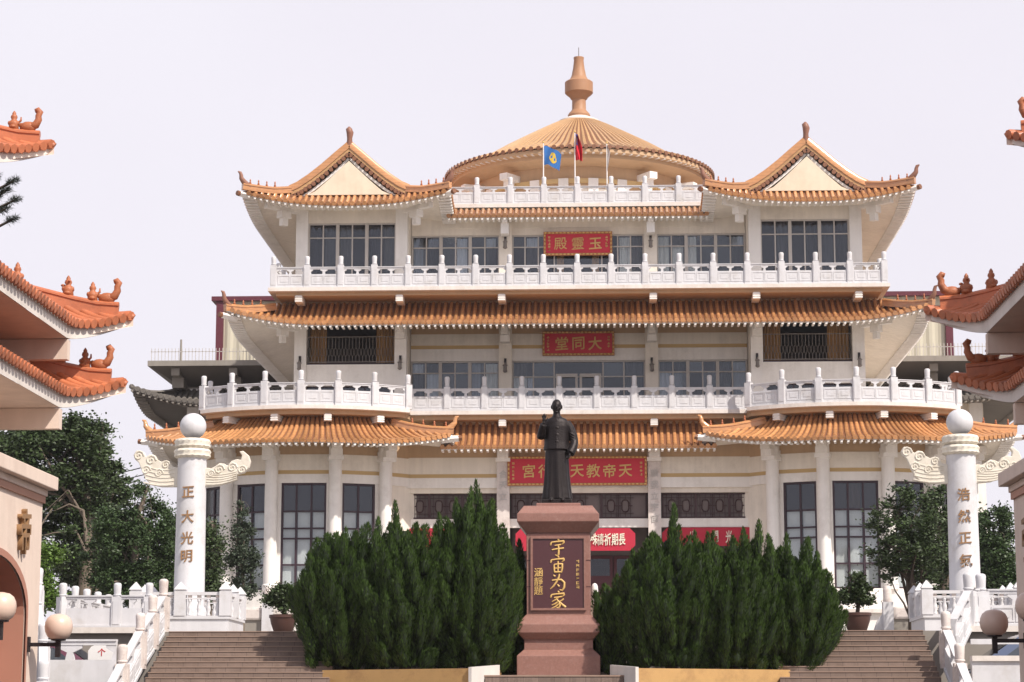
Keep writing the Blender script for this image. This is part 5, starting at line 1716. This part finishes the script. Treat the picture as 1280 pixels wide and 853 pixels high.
juniper('round juniper on the right of the pedestal with a high left spike', jx(838), 45.0, 2.60, jz(662), 1.06, .95, 15, [(.08, jz(630)), (.02, jz(645)), (-.35, jz(668)), (.5, jz(664)), (-.75, jz(688)), (.75, jz(668))], .01, 140)
juniper('juniper in the middle of the right planter leaning slightly right', jx(915), 45.1, 2.58, jz(672), .85, .9, 16, [(.0, jz(670)), (.5, jz(652)), (-.4, jz(664)), (.7, jz(668)), (.25, jz(660))], .02, 120)
juniper('juniper at the outer end of the right planter overhanging the stairs', jx(992), 45.5, 2.62, jz(682), .86, .85, 17, [(-.1, jz(668)), (.28, jz(676)), (.45, jz(690)), (-.45, jz(672)), (.8, jz(732))], 0, 115)
juniper('low narrow juniper just right of the pedestal', jx(767), 45.8, 2.5, jz(735), .36, .5, 18, [(.12, jz(716)), (-.15, jz(745))], 0, 45)

def leafy_tree(name, label, cat, base, trunk_pts, trunk_r, crowns, nclump, nleaf, size, m, seed, group=None, clump=.5, bark='bark', limbs=10, flat=.35, bare=(), kind_leaf=1.0):
    g = np.random.default_rng(seed)
    nclump = int(nclump * 1.35)
    t = thing(name, label, cat, base, group)
    tr = MB().tube(trunk_pts, trunk_r, 9)
    C_ = []
    wts = np.array([c[3] * c[4] * c[5] for c in crowns])
    wts = wts / wts.sum()
    for k in range(nclump):
        c = crowns[g.choice(len(crowns), p=wts)]
        d = unit(1, g)[0]
        r = g.uniform(.35, 1.0) ** .5
        C_.append(np.array(c[:3]) + d * np.array(c[3:6]) * r)
    C_ = np.array(C_)
    tp = [Vector(p) for p in trunk_pts]
    idx = g.choice(len(C_), min(limbs, len(C_)), replace=False)
    for i in idx:
        e = Vector(C_[i])
        k = int(g.integers(max(1, len(tp) // 3), len(tp)))
        s = tp[k]
        mid = s.lerp(e, .5) + Vector((g.normal() * .15, g.normal() * .15, .2 + .1 * g.normal()))
        r0 = trunk_r[k] * .55
        tr.tube([s, s.lerp(mid, .5) + Vector((0, 0, .08)), mid, e], [r0, r0 * .75, r0 * .5, r0 * .18], 6)
    for path, r0 in bare:
        tr.tube(path, [r0 * (1 - .75 * q / (len(path) - 1)) for q in range(len(path))], 6)
    tr.build('trunk', M[bark], t, smooth=60)
    per = int(nleaf * 2.6) // nclump
    cr = g.uniform(.6, 1.25, nclump) * clump
    P = np.repeat(C_, per, 0) + unit(nclump * per, g) * (np.repeat(cr, per)[:, None] * np.abs(g.normal(size=(nclump * per, 1))) * .68) * np.array([1.1, 1.1, .75])
    n = len(P)
    A = unit(n, g)
    A[:, 2] = np.abs(A[:, 2]) * .6 - flat * .5
    A /= np.linalg.norm(A, axis=1, keepdims=True)
    V, F_ = blades(P, A, g.uniform(.7, 1.3, n) * size, g.uniform(.8, 1.2, n) * size * .30 * kind_leaf, g)
    V -= np.array(t.location)
    me = mesh_np('crown', V, F_)
    me.materials.append(M[m])
    o = bpy.data.objects.new('crown', me)
    COL.objects.link(o)
    o.parent = t
    return t
P_ = lambda p, q, Y: (px(p, Y), Y, ZY(q, Y))
GL = 'trees standing on the plaza'
def cr(p, q, Y, rp, rq, ry):
    k = Y / 2800
    return (*P_(p, q, Y), rp * k, ry, rq * k)
def brc(pts, Y):
    return [P_(a, b, Y) for a, b in pts]
leafy_tree('broadleaf_tree', 'tall dark evergreen tree behind the left gate with bare lower limbs', 'tree', P_(104, 830, 72), brc([(106, 830), (105, 740), (108, 660), (100, 600), (85, 550)], 72), [.26, .22, .18, .13, .07],
           [cr(60, 570, 72, 62, 50, 1.4), cr(95, 545, 72, 30, 32, .9), cr(20, 580, 72, 45, 60, 1.4), cr(120, 600, 72, 32, 40, 1.0), cr(60, 680, 72, 60, 60, 1.2), cr(120, 690, 73, 50, 60, 1.2), cr(60, 625, 73, 60, 40, 1.2), cr(30, 545, 73, 40, 26, 1.0)], 260, 36000, .13, 'leafd', 21, GL, clump=.36, limbs=26,
           bare=[(brc([(106, 680), (100, 636), (82, 628), (55, 640)], 71.2), .055), (brc([(106, 690), (92, 662), (64, 664), (40, 670)], 71.2), .045), (brc([(104, 650), (80, 610), (48, 640)], 71.3), .05), (brc([(100, 600), (118, 565), (122, 530), (120, 525)], 72), .04)])
leafy_tree('broadleaf_tree', 'slim crowned tree with a loose tuft of leaves on top, left of the pillar', 'tree', P_(118, 830, 78), brc([(118, 830), (118, 700), (117, 600), (118, 530)], 78), [.16, .13, .09, .03],
           [cr(118, 532, 78, 5, 6, .4), cr(88, 526, 78, 8, 16, .5), cr(105, 570, 78, 26, 30, .7), cr(140, 592, 78, 18, 18, .6), cr(118, 620, 78, 40, 30, .8)], 60, 7000, .13, 'leafd', 22, GL, clump=.26, limbs=10)
leafy_tree('conifer_tree', 'dense dark green tree directly left of the left marble pillar', 'tree', P_(165, 830, 66), brc([(166, 830), (166, 730), (170, 640), (182, 605)], 66), [.16, .13, .08, .03],
           [cr(184, 612, 66, 18, 18, .5), cr(178, 650, 66, 36, 32, .8), cr(145, 655, 66, 30, 30, .8), cr(170, 690, 66, 52, 30, 1.0), cr(165, 728, 66, 55, 26, 1.0), cr(130, 700, 66, 30, 36, .8), cr(215, 690, 67, 30, 60, .7)], 150, 24000, .09, 'leafm', 23, GL, clump=.30, limbs=16, flat=0)
leafy_tree('conifer_tree', 'shadowy tree filling the gap right of the left marble pillar', 'tree', P_(262, 830, 70), brc([(262, 830), (262, 720), (264, 650)], 70), [.12, .09, .04],
           [cr(262, 690, 70, 14, 46, .7), cr(256, 735, 70, 20, 26, .8)], 44, 5000, .10, 'leafd', 24, GL, clump=.3, limbs=8, flat=0)
leafy_tree('young_conifer', 'slender grey green young tree in front of the left wing windows', 'tree', P_(306, 830, 64), brc([(306, 830), (305, 740), (303, 680), (300, 625)], 64), [.06, .05, .035, .012],
           [cr(300, 640, 64, 6, 14, .3), cr(302, 668, 64, 12, 16, .4), cr(304, 698, 64, 18, 18, .5), cr(305, 733, 64, 16, 16, .5)], 60, 3000, .085, 'leafg', 25, GL, clump=.2, limbs=18, flat=0)
leafy_tree('green_bush', 'bright green bush just behind the left pink gate wall', 'bush', P_(52, 840, 56), brc([(50, 840), (50, 780), (52, 720)], 56), [.06, .05, .02],
           [cr(45, 710, 56, 24, 30, .6), cr(58, 690, 56, 10, 12, .4), cr(40, 745, 56, 30, 24, .6)], 45, 6000, .085, 'leafb', 26, None, clump=.25, limbs=8)
leafy_tree('hedge_tree', 'dim low tree behind the left terrace balustrade', 'tree', P_(120, 840, 84), brc([(120, 840), (120, 760), (122, 720)], 84), [.12, .09, .03],
           [cr(60, 715, 84, 60, 60, 1.2), cr(130, 690, 84, 50, 60, 1.2), cr(190, 715, 84, 50, 60, 1.2), cr(245, 725, 84, 36, 50, 1.0)], 130, 16000, .13, 'leafd', 27, GL, clump=.42, limbs=10)
leafy_tree('multi_stem_tree', 'open multi stemmed tree with feathery dark leaves left of the right pillar', 'tree', P_(1136, 830, 61), brc([(1135, 830), (1135, 770), (1132, 730), (1128, 690), (1122, 640)], 61), [.11, .095, .06, .045, .02],
           [cr(1122, 625, 61, 18, 18, .5), cr(1110, 655, 61, 26, 22, .7), cr(1148, 655, 61, 26, 30, .7), cr(1128, 695, 61, 32, 26, .8), cr(1160, 700, 61, 16, 30, .6), cr(1108, 712, 61, 16, 14, .5), cr(1098, 668, 61, 10, 5, .4), cr(1092, 695, 61, 10, 5, .4)], 100, 4600, .115, 'leafd', 31, GL, clump=.27, bark='barkd', limbs=34, flat=.1, kind_leaf=.7,
           bare=[(brc([(1134, 775), (1126, 755), (1116, 740), (1108, 715)], 61), .035), (brc([(1137, 775), (1143, 745), (1150, 715), (1152, 680)], 61), .05), (brc([(1136, 770), (1138, 740), (1139, 700), (1142, 660)], 60.9), .05)])
leafy_tree('broadleaf_tree', 'dark tree behind the right marble pillar', 'tree', P_(1185, 830, 76), brc([(1176, 830), (1176, 740), (1172, 660), (1168, 615)], 76), [.16, .13, .08, .03],
           [cr(1168, 622, 76, 14, 18, .5), cr(1168, 670, 76, 22, 50, .9), cr(1166, 730, 76, 24, 34, .9), cr(1200, 690, 77, 26, 60, .9)], 90, 12500, .12, 'leafd', 32, GL, clump=.32, limbs=14)
leafy_tree('broadleaf_tree', 'mid green tree between the right pillar and the pink gate', 'tree', P_(1240, 830, 74), brc([(1240, 830), (1240, 740), (1238, 670)], 74), [.14, .11, .05],
           [cr(1240, 668, 74, 28, 34, .8), cr(1243, 715, 74, 34, 34, .9), cr(1225, 700, 74, 16, 40, .7)], 75, 11000, .11, 'leafm', 33, GL, clump=.32, limbs=12)
def potted(label, x, y, zt, seed):
    t = leafy_tree('potted_shrub', label, 'potted plant', (x, y, PZ), [(x, y, PZ + .3), (x + .04, y, PZ + .6), (x - .02, y, zt - .3)], [.05, .04, .015],
                   [(x, y, PZ + .85, .24, .22, .16), (x + .12, y, PZ + .66, .22, .2, .10), (x - .2, y, PZ + .72, .18, .2, .10), (x, y, zt - .22, .12, .12, .16)], 34, 3600, .07, 'leafd', seed, 'potted shrubs at the top of the stairs', clump=.13, bark='barkd', limbs=14, flat=.1)
    MB().lathe([(.17, 0), (.2, .02), (.27, .22), (.29, .33), (.31, .34), (.31, .40), (.27, .40), (.26, .34)], 18, (x, y, PZ + .01)).build('pot', M['pot'], t, smooth=40)
potted('dark bonsai like shrub in a round brown pot right of the junipers', px(1068, 47.9), 47.9, 4.68, 41)
potted('small leafy shrub in a brown pot left of the junipers', px(356, 48.4), 48.4, 4.2, 42)

# pine branch reaching in at the left edge
g = np.random.default_rng(5)
pt = thing('pine_tree', 'pine tree outside the left edge, only dark needle tufts showing', 'tree', (-8.9, 31, 0), None)
tr = MB().tube([(-8.9, 31, 0), (-8.85, 31, 4), (-8.8, 31, 8), (-8.7, 31, 10.5)], [.2, .17, .12, .06], 9)
PV, PA = [], []
for (qx, qy) in ((-4, 220), (0, 243), (-3, 268), (-14, 232), (-14, 255), (-26, 240), (-34, 262), (-28, 215), (-44, 230)):
    e = Vector(P_(qx, qy, 31))
    s = Vector((-8.75, 31, e.z - .5))
    tr.tube([s, s.lerp(e, .5) + Vector((0, 0, -.08)), e], [.05, .035, .015], 6)
    d = (e - s).normalized()
    m = 240
    u = g.random((m, 1))
    PV.append(np.array(e) + np.array(d) * (u - .75) * .16 + g.normal(size=(m, 3)) * .012)
    a = np.array(d) * .35 + unit(m, g) * 1.0 + np.array([0, 0, .25])
    PA.append(a / np.linalg.norm(a, axis=1, keepdims=True))
tr.build('trunk', M['barkd'], pt, smooth=60)
P, A = np.concatenate(PV), np.concatenate(PA)
V, F_ = blades(P, A, g.uniform(.06, .11, len(P)), np.full(len(P), .004), g)
V -= np.array(pt.location)
me = mesh_np('needles', V, F_)
me.materials.append(M['pine'])
o = bpy.data.objects.new('needles', me)
COL.objects.link(o)
o.parent = pt

# ---------------------------------------------------------------- the pink gates
def gate_figs():
    out = []
    for k in range(3):
        mb = MB()
        mb.lathe([(.055, 0), (.075, .02), (.07, .06), (.085, .09), (.06, .13), (.035, .155), (.05, .185), (.042, .215), (.028, .225), (.03, .245), (.012, .275), (.003, .285)], 9)
        mb.ell((.055, -.02, .10), (.03, .03, .035), 7, 5).ell((-.055, -.02, .10), (.03, .03, .035), 7, 5)
        mb.ell((0, -.06, .04), (.05, .04, .03), 7, 5)
        if k == 1:
            mb.tube([(.05, 0, .1), (.10, 0, .14), (.10, 0, .19)], [.02, .016, .01], 6)
        if k == 2:
            mb.ell((-.07, 0, .15), (.03, .02, .02), 6, 4).ell((.02, -.045, .2), (.02, .03, .015), 6, 4)
        me = mb.mesh('ridge_figure')
        me.shade_smooth()
        out.append(me)
    mb = MB()
    mb.ell((-.03, 0, .06), (.115, .065, .075), 10, 7)
    mb.tube([(-.02, 0, .05), (.07, 0, .09), (.105, 0, .16), (.10, 0, .21), (.12, 0, .255), (.09, 0, .285), (.055, 0, .275)], [.055, .056, .047, .042, .045, .044, .03], 8)
    mb.ell((-.12, 0, .085), (.035, .03, .035), 8, 5)
    me = mb.mesh('ridge_finial')
    me.shade_smooth()
    return out, me
GF, GT = gate_figs()

def gate(s, label, glyph, glyph_z):
    t = thing('pink_gate', label, 'gate', (s * 7.3, 25.5, 0), 'pair of pink gateways with tiled roofs')
    X = lambda a: s * a
    def bx(mb, a0, a1, *r):
        return mb.box(*sorted((X(a0), X(a1))), *r)
    # pylon with arch recess on the inner face
    w = MB()
    Yc, hw, zs, rise = 24.9, 1.4, 2.82, .62
    N = 20
    arch = [(Yc - hw * cos(pi * k / N), zs + rise * sin(pi * k / N)) for k in range(N + 1)]
    a0, a1 = 5.87, 6.25
    for k in range(N):
        (y0, z0), (y1, z1) = arch[k], arch[k + 1]
        w.add([(X(a0), y0, z0), (X(a0), y1, z1), (X(a0), y1, 4.3), (X(a0), y0, 4.3)], [(0, 1, 2, 3)])
    w.add([(X(a0), 22.3, 0), (X(a0), Yc - hw, 0), (X(a0), Yc - hw, 4.3), (X(a0), 22.3, 4.3), (X(a0), Yc + hw, 0), (X(a0), 27.0, 0), (X(a0), 27.0, 4.3), (X(a0), Yc + hw, 4.3)], [(0, 1, 2, 3), (4, 5, 6, 7)])
    w.add([(X(a0), 27.0, 0), (X(8.6), 27.0, 0), (X(8.6), 27.0, 4.3), (X(a0), 27.0, 4.3), (X(a0), 22.3, 0), (X(8.6), 22.3, 0), (X(8.6), 22.3, 4.3), (X(a0), 22.3, 4.3)], [(0, 1, 2, 3), (4, 5, 6, 7)])
    w.add([(X(8.6), 22.3, 0), (X(8.6), 27, 0), (X(8.6), 27, 4.3), (X(8.6), 22.3, 4.3)], [(0, 1, 2, 3)])
    wall = w.build('wall', M['pink'], t)
    rv = MB()
    prof = [(Yc - hw, 0)] + arch + [(Yc + hw, 0)]
    rv.grid([[(X(a0 + .002), y, z), (X(a1), y, z)] for y, z in prof])
    rv.build('arch_reveal', M['pinkd'], wall)
    tr = MB()
    tr.grid([[(X(a0 - .03), y, z), (X(a0 - .03), Yc + (y - Yc) * 1.055, z + (.08 if z > 0 else 0))] for y, z in prof])
    tr.grid([[(X(a0 - .03), Yc + (y - Yc) * 1.055, z + (.08 if z > 0 else 0)), (X(a0 + .01), Yc + (y - Yc) * 1.055, z + (.08 if z > 0 else 0))] for y, z in prof])
    tr.build('arch_moulding', M['pinkd'], wall)
    MB().grid([[(X(a1), Yc - hw, 0), (X(a1), Yc - hw, 3.6)], [(X(a1), Yc + hw, 0), (X(a1), Yc + hw, 3.6)]]).build('arch_door', M['pinkd'], wall)
    dp = MB()
    for y in (Yc - .7, Yc, Yc + .7):
        bx(dp, a1 - .03, a1, y - .03, y + .03, 0, 3.3)
    dp.build('door_stile', M['pinkd'], wall)
    cp = bx(bx(MB(), 5.82, 8.65, 22.25, 27.05, 4.285, 4.365), 5.72, 8.75, 22.15, 27.15, 4.367, 4.53)
    cp.build('cap', M['pink'], t, bevel=.01)
    bx(MB(), 5.84, 8.62, 22.28, 27.02, 4.20, 4.284).build('cap_moulding', M['capred'], t)
    # gilt character on the inner face
    char(glyph, M['gold2'], t, (X(a0 - .03), 26.05, glyph_z), .56, rz=(pi / 2 if s < 0 else -pi / 2), depth=1.4, wid=.9)
    # roof carriers
    bx(MB(), 6.9, 8.4, 23.2, 26.6, 4.53, 8.9).build('tower_core', M['pink'], t)
    # roofs
    tiers = [(0.0, 0.0, True), (-.86, .07 if s < 0 else .30, True), (2.27, 1.10, False)]
    for dz, da, beams in tiers:
        part = bx(MB(), 6.6 + da, 8.7 + da, 20, 27.2, 6.24 + dz, 6.30 + dz).build('roof', M['pink'], t)
        pts = [(5.63, 19.0 + .05 * k, 6.45) for k in range(161)]
        for k in range(1, 60):
            u = k / 59
            pts.append((5.63 - .53 * u ** 1.5, 27.0 + .98 * u, 6.45 + .24 * u * u))
        sel = [pts[0]]
        acc = 0
        for p, q in zip(pts, pts[1:]):
            acc += math.dist(p, q)
            if acc >= .118:
                sel.append(q)
                acc = 0
        if math.dist(sel[-1], pts[-1]) > .03:
            sel.append(pts[-1])
        hip = [Vector(p) for p in ((7.2, 25.6, 7.30), (7.2, 26.4, 7.30), (7.0, 27.2, 7.16), (6.4, 27.62, 6.92), (5.8, 27.85, 6.78), (5.4, 27.94, 6.72), (5.09, 27.99, 6.70))]
        hl = [0]
        for p, q in zip(hip, hip[1:]):
            hl.append(hl[-1] + (q - p).length)
        def hp_(f):
            d = f * hl[-1]
            for i in range(len(hip) - 1):
                if d <= hl[i + 1] + 1e-9:
                    return hip[i].lerp(hip[i + 1], (d - hl[i]) / (hl[i + 1] - hl[i]))
            return hip[-1]
        bt, tp, so, ths = [], [], [], []
        nf = [k for k, p in enumerate(sel) if p[1] > 25.6]
        for k, (a, y, z) in enumerate(sel):
            bt.append((X(a + da), y, z + dz))
            u = max(y - 27, 0) / .98
            ths.append(.21 - .09 * u)
            if y <= 25.6:
                tp.append((X(7.2 + da), y, 7.30 + dz))
            else:
                h = hp_((k - nf[0]) / (len(nf) - 1))
                tp.append((X(h.x + da), h.y, h.z + dz))
            so.append((X(max(6.7, a + .6) + da), min(y, 27.15), 6.24 + dz))
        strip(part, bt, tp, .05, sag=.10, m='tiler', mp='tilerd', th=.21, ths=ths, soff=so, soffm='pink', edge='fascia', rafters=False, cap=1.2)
        # far side under the hip: closes the corner
        MB().add([(X(5.75 + da), 27.1, 6.24 + dz), (X(5.03 + da), 27.98, 6.56 + dz), (X(8.7 + da), 27.98, 6.40 + dz), (X(8.7 + da), 27.1, 6.24 + dz), (X(5.03 + da), 27.985, 6.69 + dz), (X(8.7 + da), 27.985, 6.69 + dz)], [(0, 1, 2, 3), (1, 4, 5, 2)]).build('soffit', M['pink'], part)
        path = [(X(a + da), y, z + dz) for a, y, z in ((7.2, 26.9, 7.28), (6.9, 27.3, 7.10), (6.4, 27.62, 6.93), (5.8, 27.85, 6.80), (5.5, 27.92, 6.745), (5.22, 27.96, 6.73))]
        ro = ridge(part, path, .13, .135, m='tiler', figs=0, horn=0)
        e = Vector(path[-1])
        hipd = Vector((-s * .97, .2, 0)).normalized()
        MB().tube([e - hipd * .2 + Vector((0, 0, -.05)), e + hipd * .02 + Vector((0, 0, -.05)), e + hipd * .15 + Vector((0, 0, -.03)), e + hipd * .19 + Vector((0, 0, -.06))], [.06, .07, .065, .05], 10).build('corner_tile', M['tiler'], ro, smooth=40)
        for k, q in enumerate((.985, .80, .60, .40)):
            i = q * (len(path) - 1)
            i0 = min(int(i), len(path) - 2)
            p = Vector(path[i0]).lerp(Vector(path[i0 + 1]), i - i0)
            p.z += .125
            if k == 0:
                link('ridge_finial', GT, ro, p - hipd * .1, rz=(0 if s < 0 else pi), material=M['figure'])
            else:
                link('ridge_figure', GF[(k + (s > 0)) % 3], ro, p - hipd * .05, rz=random.uniform(-.5, .5), scale=random.uniform(.9, 1.02), material=M['figure'])
        if beams:
            bx(MB(), 5.63 + da, 8.7 + da, 27.0, 27.14, 5.98 + dz, 6.232 + dz).build('beam', M['pink'], t)
            if dz == 0:
                bx(MB(), 6.12, 6.3, 27.0, 27.12, 5.72, 5.978).build('stub_post', M['pink'], t)
    return t
gate(-1, 'pink gateway at the left with three tiled roof tips, lit by the sun', '帝', 3.78)
gate(1, 'pink gateway at the right with three tiled roof tips, its wall in shade', '引', 3.66)

def wall_lamp(s, y, z, label):
    x0 = 5.87
    t = thing('globe_lamp', label, 'lamp', (s * 5.5, y, z - .35), 'round globe lamps on the gate walls')
    MB().box(*sorted((s * (x0 - .03), s * x0)), y - .05, y + .05, z - .30, z - .12).build('wall_plate', M['black'], t)
    MB().box(*sorted((s * (x0 - .40), s * (x0 - .03))), y - .022, y + .022, z - .235, z - .19).box(s * 5.5 - .028, s * 5.5 + .028, y - .028, y + .028, z - .36, z - .14).build('arm', M['black'], t)
    gb = MB()
    gb.lathe([(.085, -.15), (.13, -.118), (.158, -.06), (.165, .0), (.158, .05), (.135, .1), (.09, .135), (.02, .15)], 24, (s * 5.5, y, z))
    gb.build('globe', M['globe'], t, smooth=60)
    MB().lathe([(.06, -.17), (.09, -.165), (.09, -.148), (.06, -.146)], 16, (s * 5.5, y, z)).build('collar', M['black'], t)
wall_lamp(-1, 26.5, 2.69, 'round pale globe lamp on a black arm at the left gate, farther one')
wall_lamp(-1, 23.9, 2.80, 'round globe lamp at the left gate cut by the picture edge')
wall_lamp(1, 26.5, 2.72, 'round pale globe lamp on a black arm in front of the blue car')
wall_lamp(1, 24.2, 2.80, 'round globe lamp at the right gate nearest the picture edge')

# ---------------------------------------------------------------- parked cars and sign
def car(label, x, y, z, rz, paint, prof_top, zroof):
    t = thing('parked_car', label, 'car', (x, y, z), 'cars parked on the side terraces')
    m_ = place(x, y, z, rz)
    L, hw = 2.15, .84
    body = [(-L, .35), (-L, .62), (-L + .1, .72), (-1.15, .92), (1.65, .95), (L - .05, .82), (L, .5), (L, .35)]
    rows = []
    for yy, k in ((-hw, .97), (-hw * .96, 1.0), (hw * .96, 1.0), (hw, .97)):
        rows.append([(a * k, yy, .35 + (b - .35) * (1 if abs(yy) < hw else .9)) for a, b in body])
    mb = MB().grid(rows, cv=True)
    n = len(body)
    mb.f.append(tuple(range(n)))
    mb.f.append(tuple(3 * n + k for k in range(n)))
    b = mb.build('body', M[paint], t, smooth=35, xf=m_)
    c0, c1, c2, c3 = prof_top
    cab = [(c0, .9), (c1, zroof - .06), (c1 + .2, zroof), (c2 - .2, zroof), (c2, zroof - .06), (c3, .92)]
    wv = [.8, .66, .63, .63, .66, .8]
    mb = MB().grid([[(a, -w_, z_) for (a, z_), w_ in zip(cab, wv)], [(a, w_, z_) for (a, z_), w_ in zip(cab, wv)]])
    n = len(cab)
    mb.f += [tuple(range(n)), tuple(range(n, 2 * n))]
    mb.build('cabin', M[paint], t, smooth=30, xf=m_)
    def quad(nm, pts):
        MB().add(pts, [(0, 1, 2, 3)]).build(nm, M['carglass'], t, xf=m_)
    def lp(a, b, u):
        return tuple(a[i] + (b[i] - a[i]) * u for i in range(3))
    A0, A1, B0, B1 = (c0, -.8, .9), (c0, .8, .9), (c1, -.66, zroof - .06), (c1, .66, zroof - .06)
    e = Vector((-.012, 0, .008))
    quad('windscreen', [Vector(lp(lp(A0, B0, .08), lp(A1, B1, .08), u)) + e for u in (.06, .94)] + [Vector(lp(lp(A0, B0, .94), lp(A1, B1, .94), u)) + e for u in (.94, .06)])
    C0, C1, D0, D1 = (c3, -.8, .92), (c3, .8, .92), (c2, -.66, zroof - .06), (c2, .66, zroof - .06)
    e = Vector((.012, 0, .008))
    quad('rear_window', [Vector(lp(lp(C0, D0, .12), lp(C1, D1, .12), u)) + e for u in (.06, .94)] + [Vector(lp(lp(C0, D0, .92), lp(C1, D1, .92), u)) + e for u in (.94, .06)])
    for sy in (-1, 1):
        for u0, u1 in ((.04, .47), (.52, .95)):
            lo = [(c0 + .25 + (c3 - c0 - .4) * u, sy * .795, .97) for u in (u0, u1)]
            hi = [(c1 + .12 + (c2 - c1 - .24) * u, sy * .672, zroof - .1) for u in (u1, u0)]
            quad('side_window', lo + hi)
        for wx in (-1.3, 1.32):
            w = MB().lathe([(.2, -.09), (.31, -.09), (.32, 0), (.31, .09), (.2, .09)], 20).build('wheel', M['tyre'], t, smooth=40, xf=m_ @ Matrix.Translation((wx, sy * .76, .32)) @ Matrix.Rotation(pi / 2, 4, 'X'))
            MB().lathe([(.02, -.1), (.2, -.095), (.2, .095), (.02, .1)], 14).build('rim', M['alu'], w, xf=m_ @ Matrix.Translation((wx, sy * .76, .32)) @ Matrix.Rotation(pi / 2, 4, 'X'))
        MB().box(-L - .01, -L + .12, sy * .62 - .16, sy * .62 + .16, .56, .70).build('headlight', M['white'], t, xf=m_)
        MB().box(L - .12, L + .005, sy * .62 - .14, sy * .62 + .14, .6, .78).build('tail_light', M['signred'], t, xf=m_)
        MB().box(-.95, -.8, *sorted((sy * .80, sy * .98)), .93, 1.05).build('wing_mirror', M[paint], t, xf=m_)
    return t
car('dark purple car behind the low left balustrade, mostly hidden', -10.75, 45.3, 1.62, pi, 'carp', (-1.75, -.95, 1.2, 1.95), 1.50)
car('dark blue car parked behind the right parapet with sloping windscreen', 9.98, 45.3, 1.62, 0, 'carb', (-1.9, -.85, 1.7, 2.05), 1.68)
sg = thing('notice_board', 'white rounded board with a red mark behind the left balustrade', 'sign', (-8.97, 44.4, 1.62))
MB().prism([(-9.24, 2.66), (-8.72, 2.66), (-8.72, 2.95), (-8.78, 3.03), (-8.9, 3.07), (-9.08, 3.07), (-9.18, 3.03), (-9.24, 2.95)], 44.38, 44.42, 'y').build('board', M['white'], sg)
MB().box(-9.22, -8.74, 44.39, 44.41, 2.6, 2.66).box(-9.2, -9.16, 44.385, 44.415, 1.62, 2.6).box(-8.8, -8.76, 44.385, 44.415, 1.62, 2.6).build('stand', M['black'], sg)
char('个', M['signred'], sg, (-8.97, 44.375, 2.92), .16, depth=.3)

ol = thing('path_lamp', 'small white bollard lamp right of the pedestal before dark junipers', 'lamp', (px(744.5, 46.6), 46.6, 2.42))
lx = px(744.5, 46.6)
MB().tube([(lx, 46.6, 2.42), (lx, 46.6, 3.9)], .03, 8).build('post', M['black'], ol)
MB().lathe([(.02, 3.86), (.05, 3.92), (.07, 4.0), (.075, 4.18), (.065, 4.32), (.045, 4.37), (.01, 4.39)], 14, (lx, 46.6, 0)).build('lamp_head', M['white'], ol, smooth=60)

# ---------------------------------------------------------------- thin summer haze
hb = MB().box(-160, 160, -12, 190, -1.2, 60).build('haze', bpy.data.materials.new('haze_air'), None, kind='stuff')
hm = hb.data.materials[0]
hm.use_nodes = True
hn, hl_ = hm.node_tree.nodes, hm.node_tree.links
hn.remove(hn["Principled BSDF"])
vol = hn.new("ShaderNodeVolumePrincipled")
vol.inputs["Color"].default_value = (0.95, 0.94, 0.97, 1)
vol.inputs["Density"].default_value = 0.00022
vol.inputs["Anisotropy"].default_value = 0.2
hl_.new(vol.outputs[0], hn["Material Output"].inputs["Volume"])
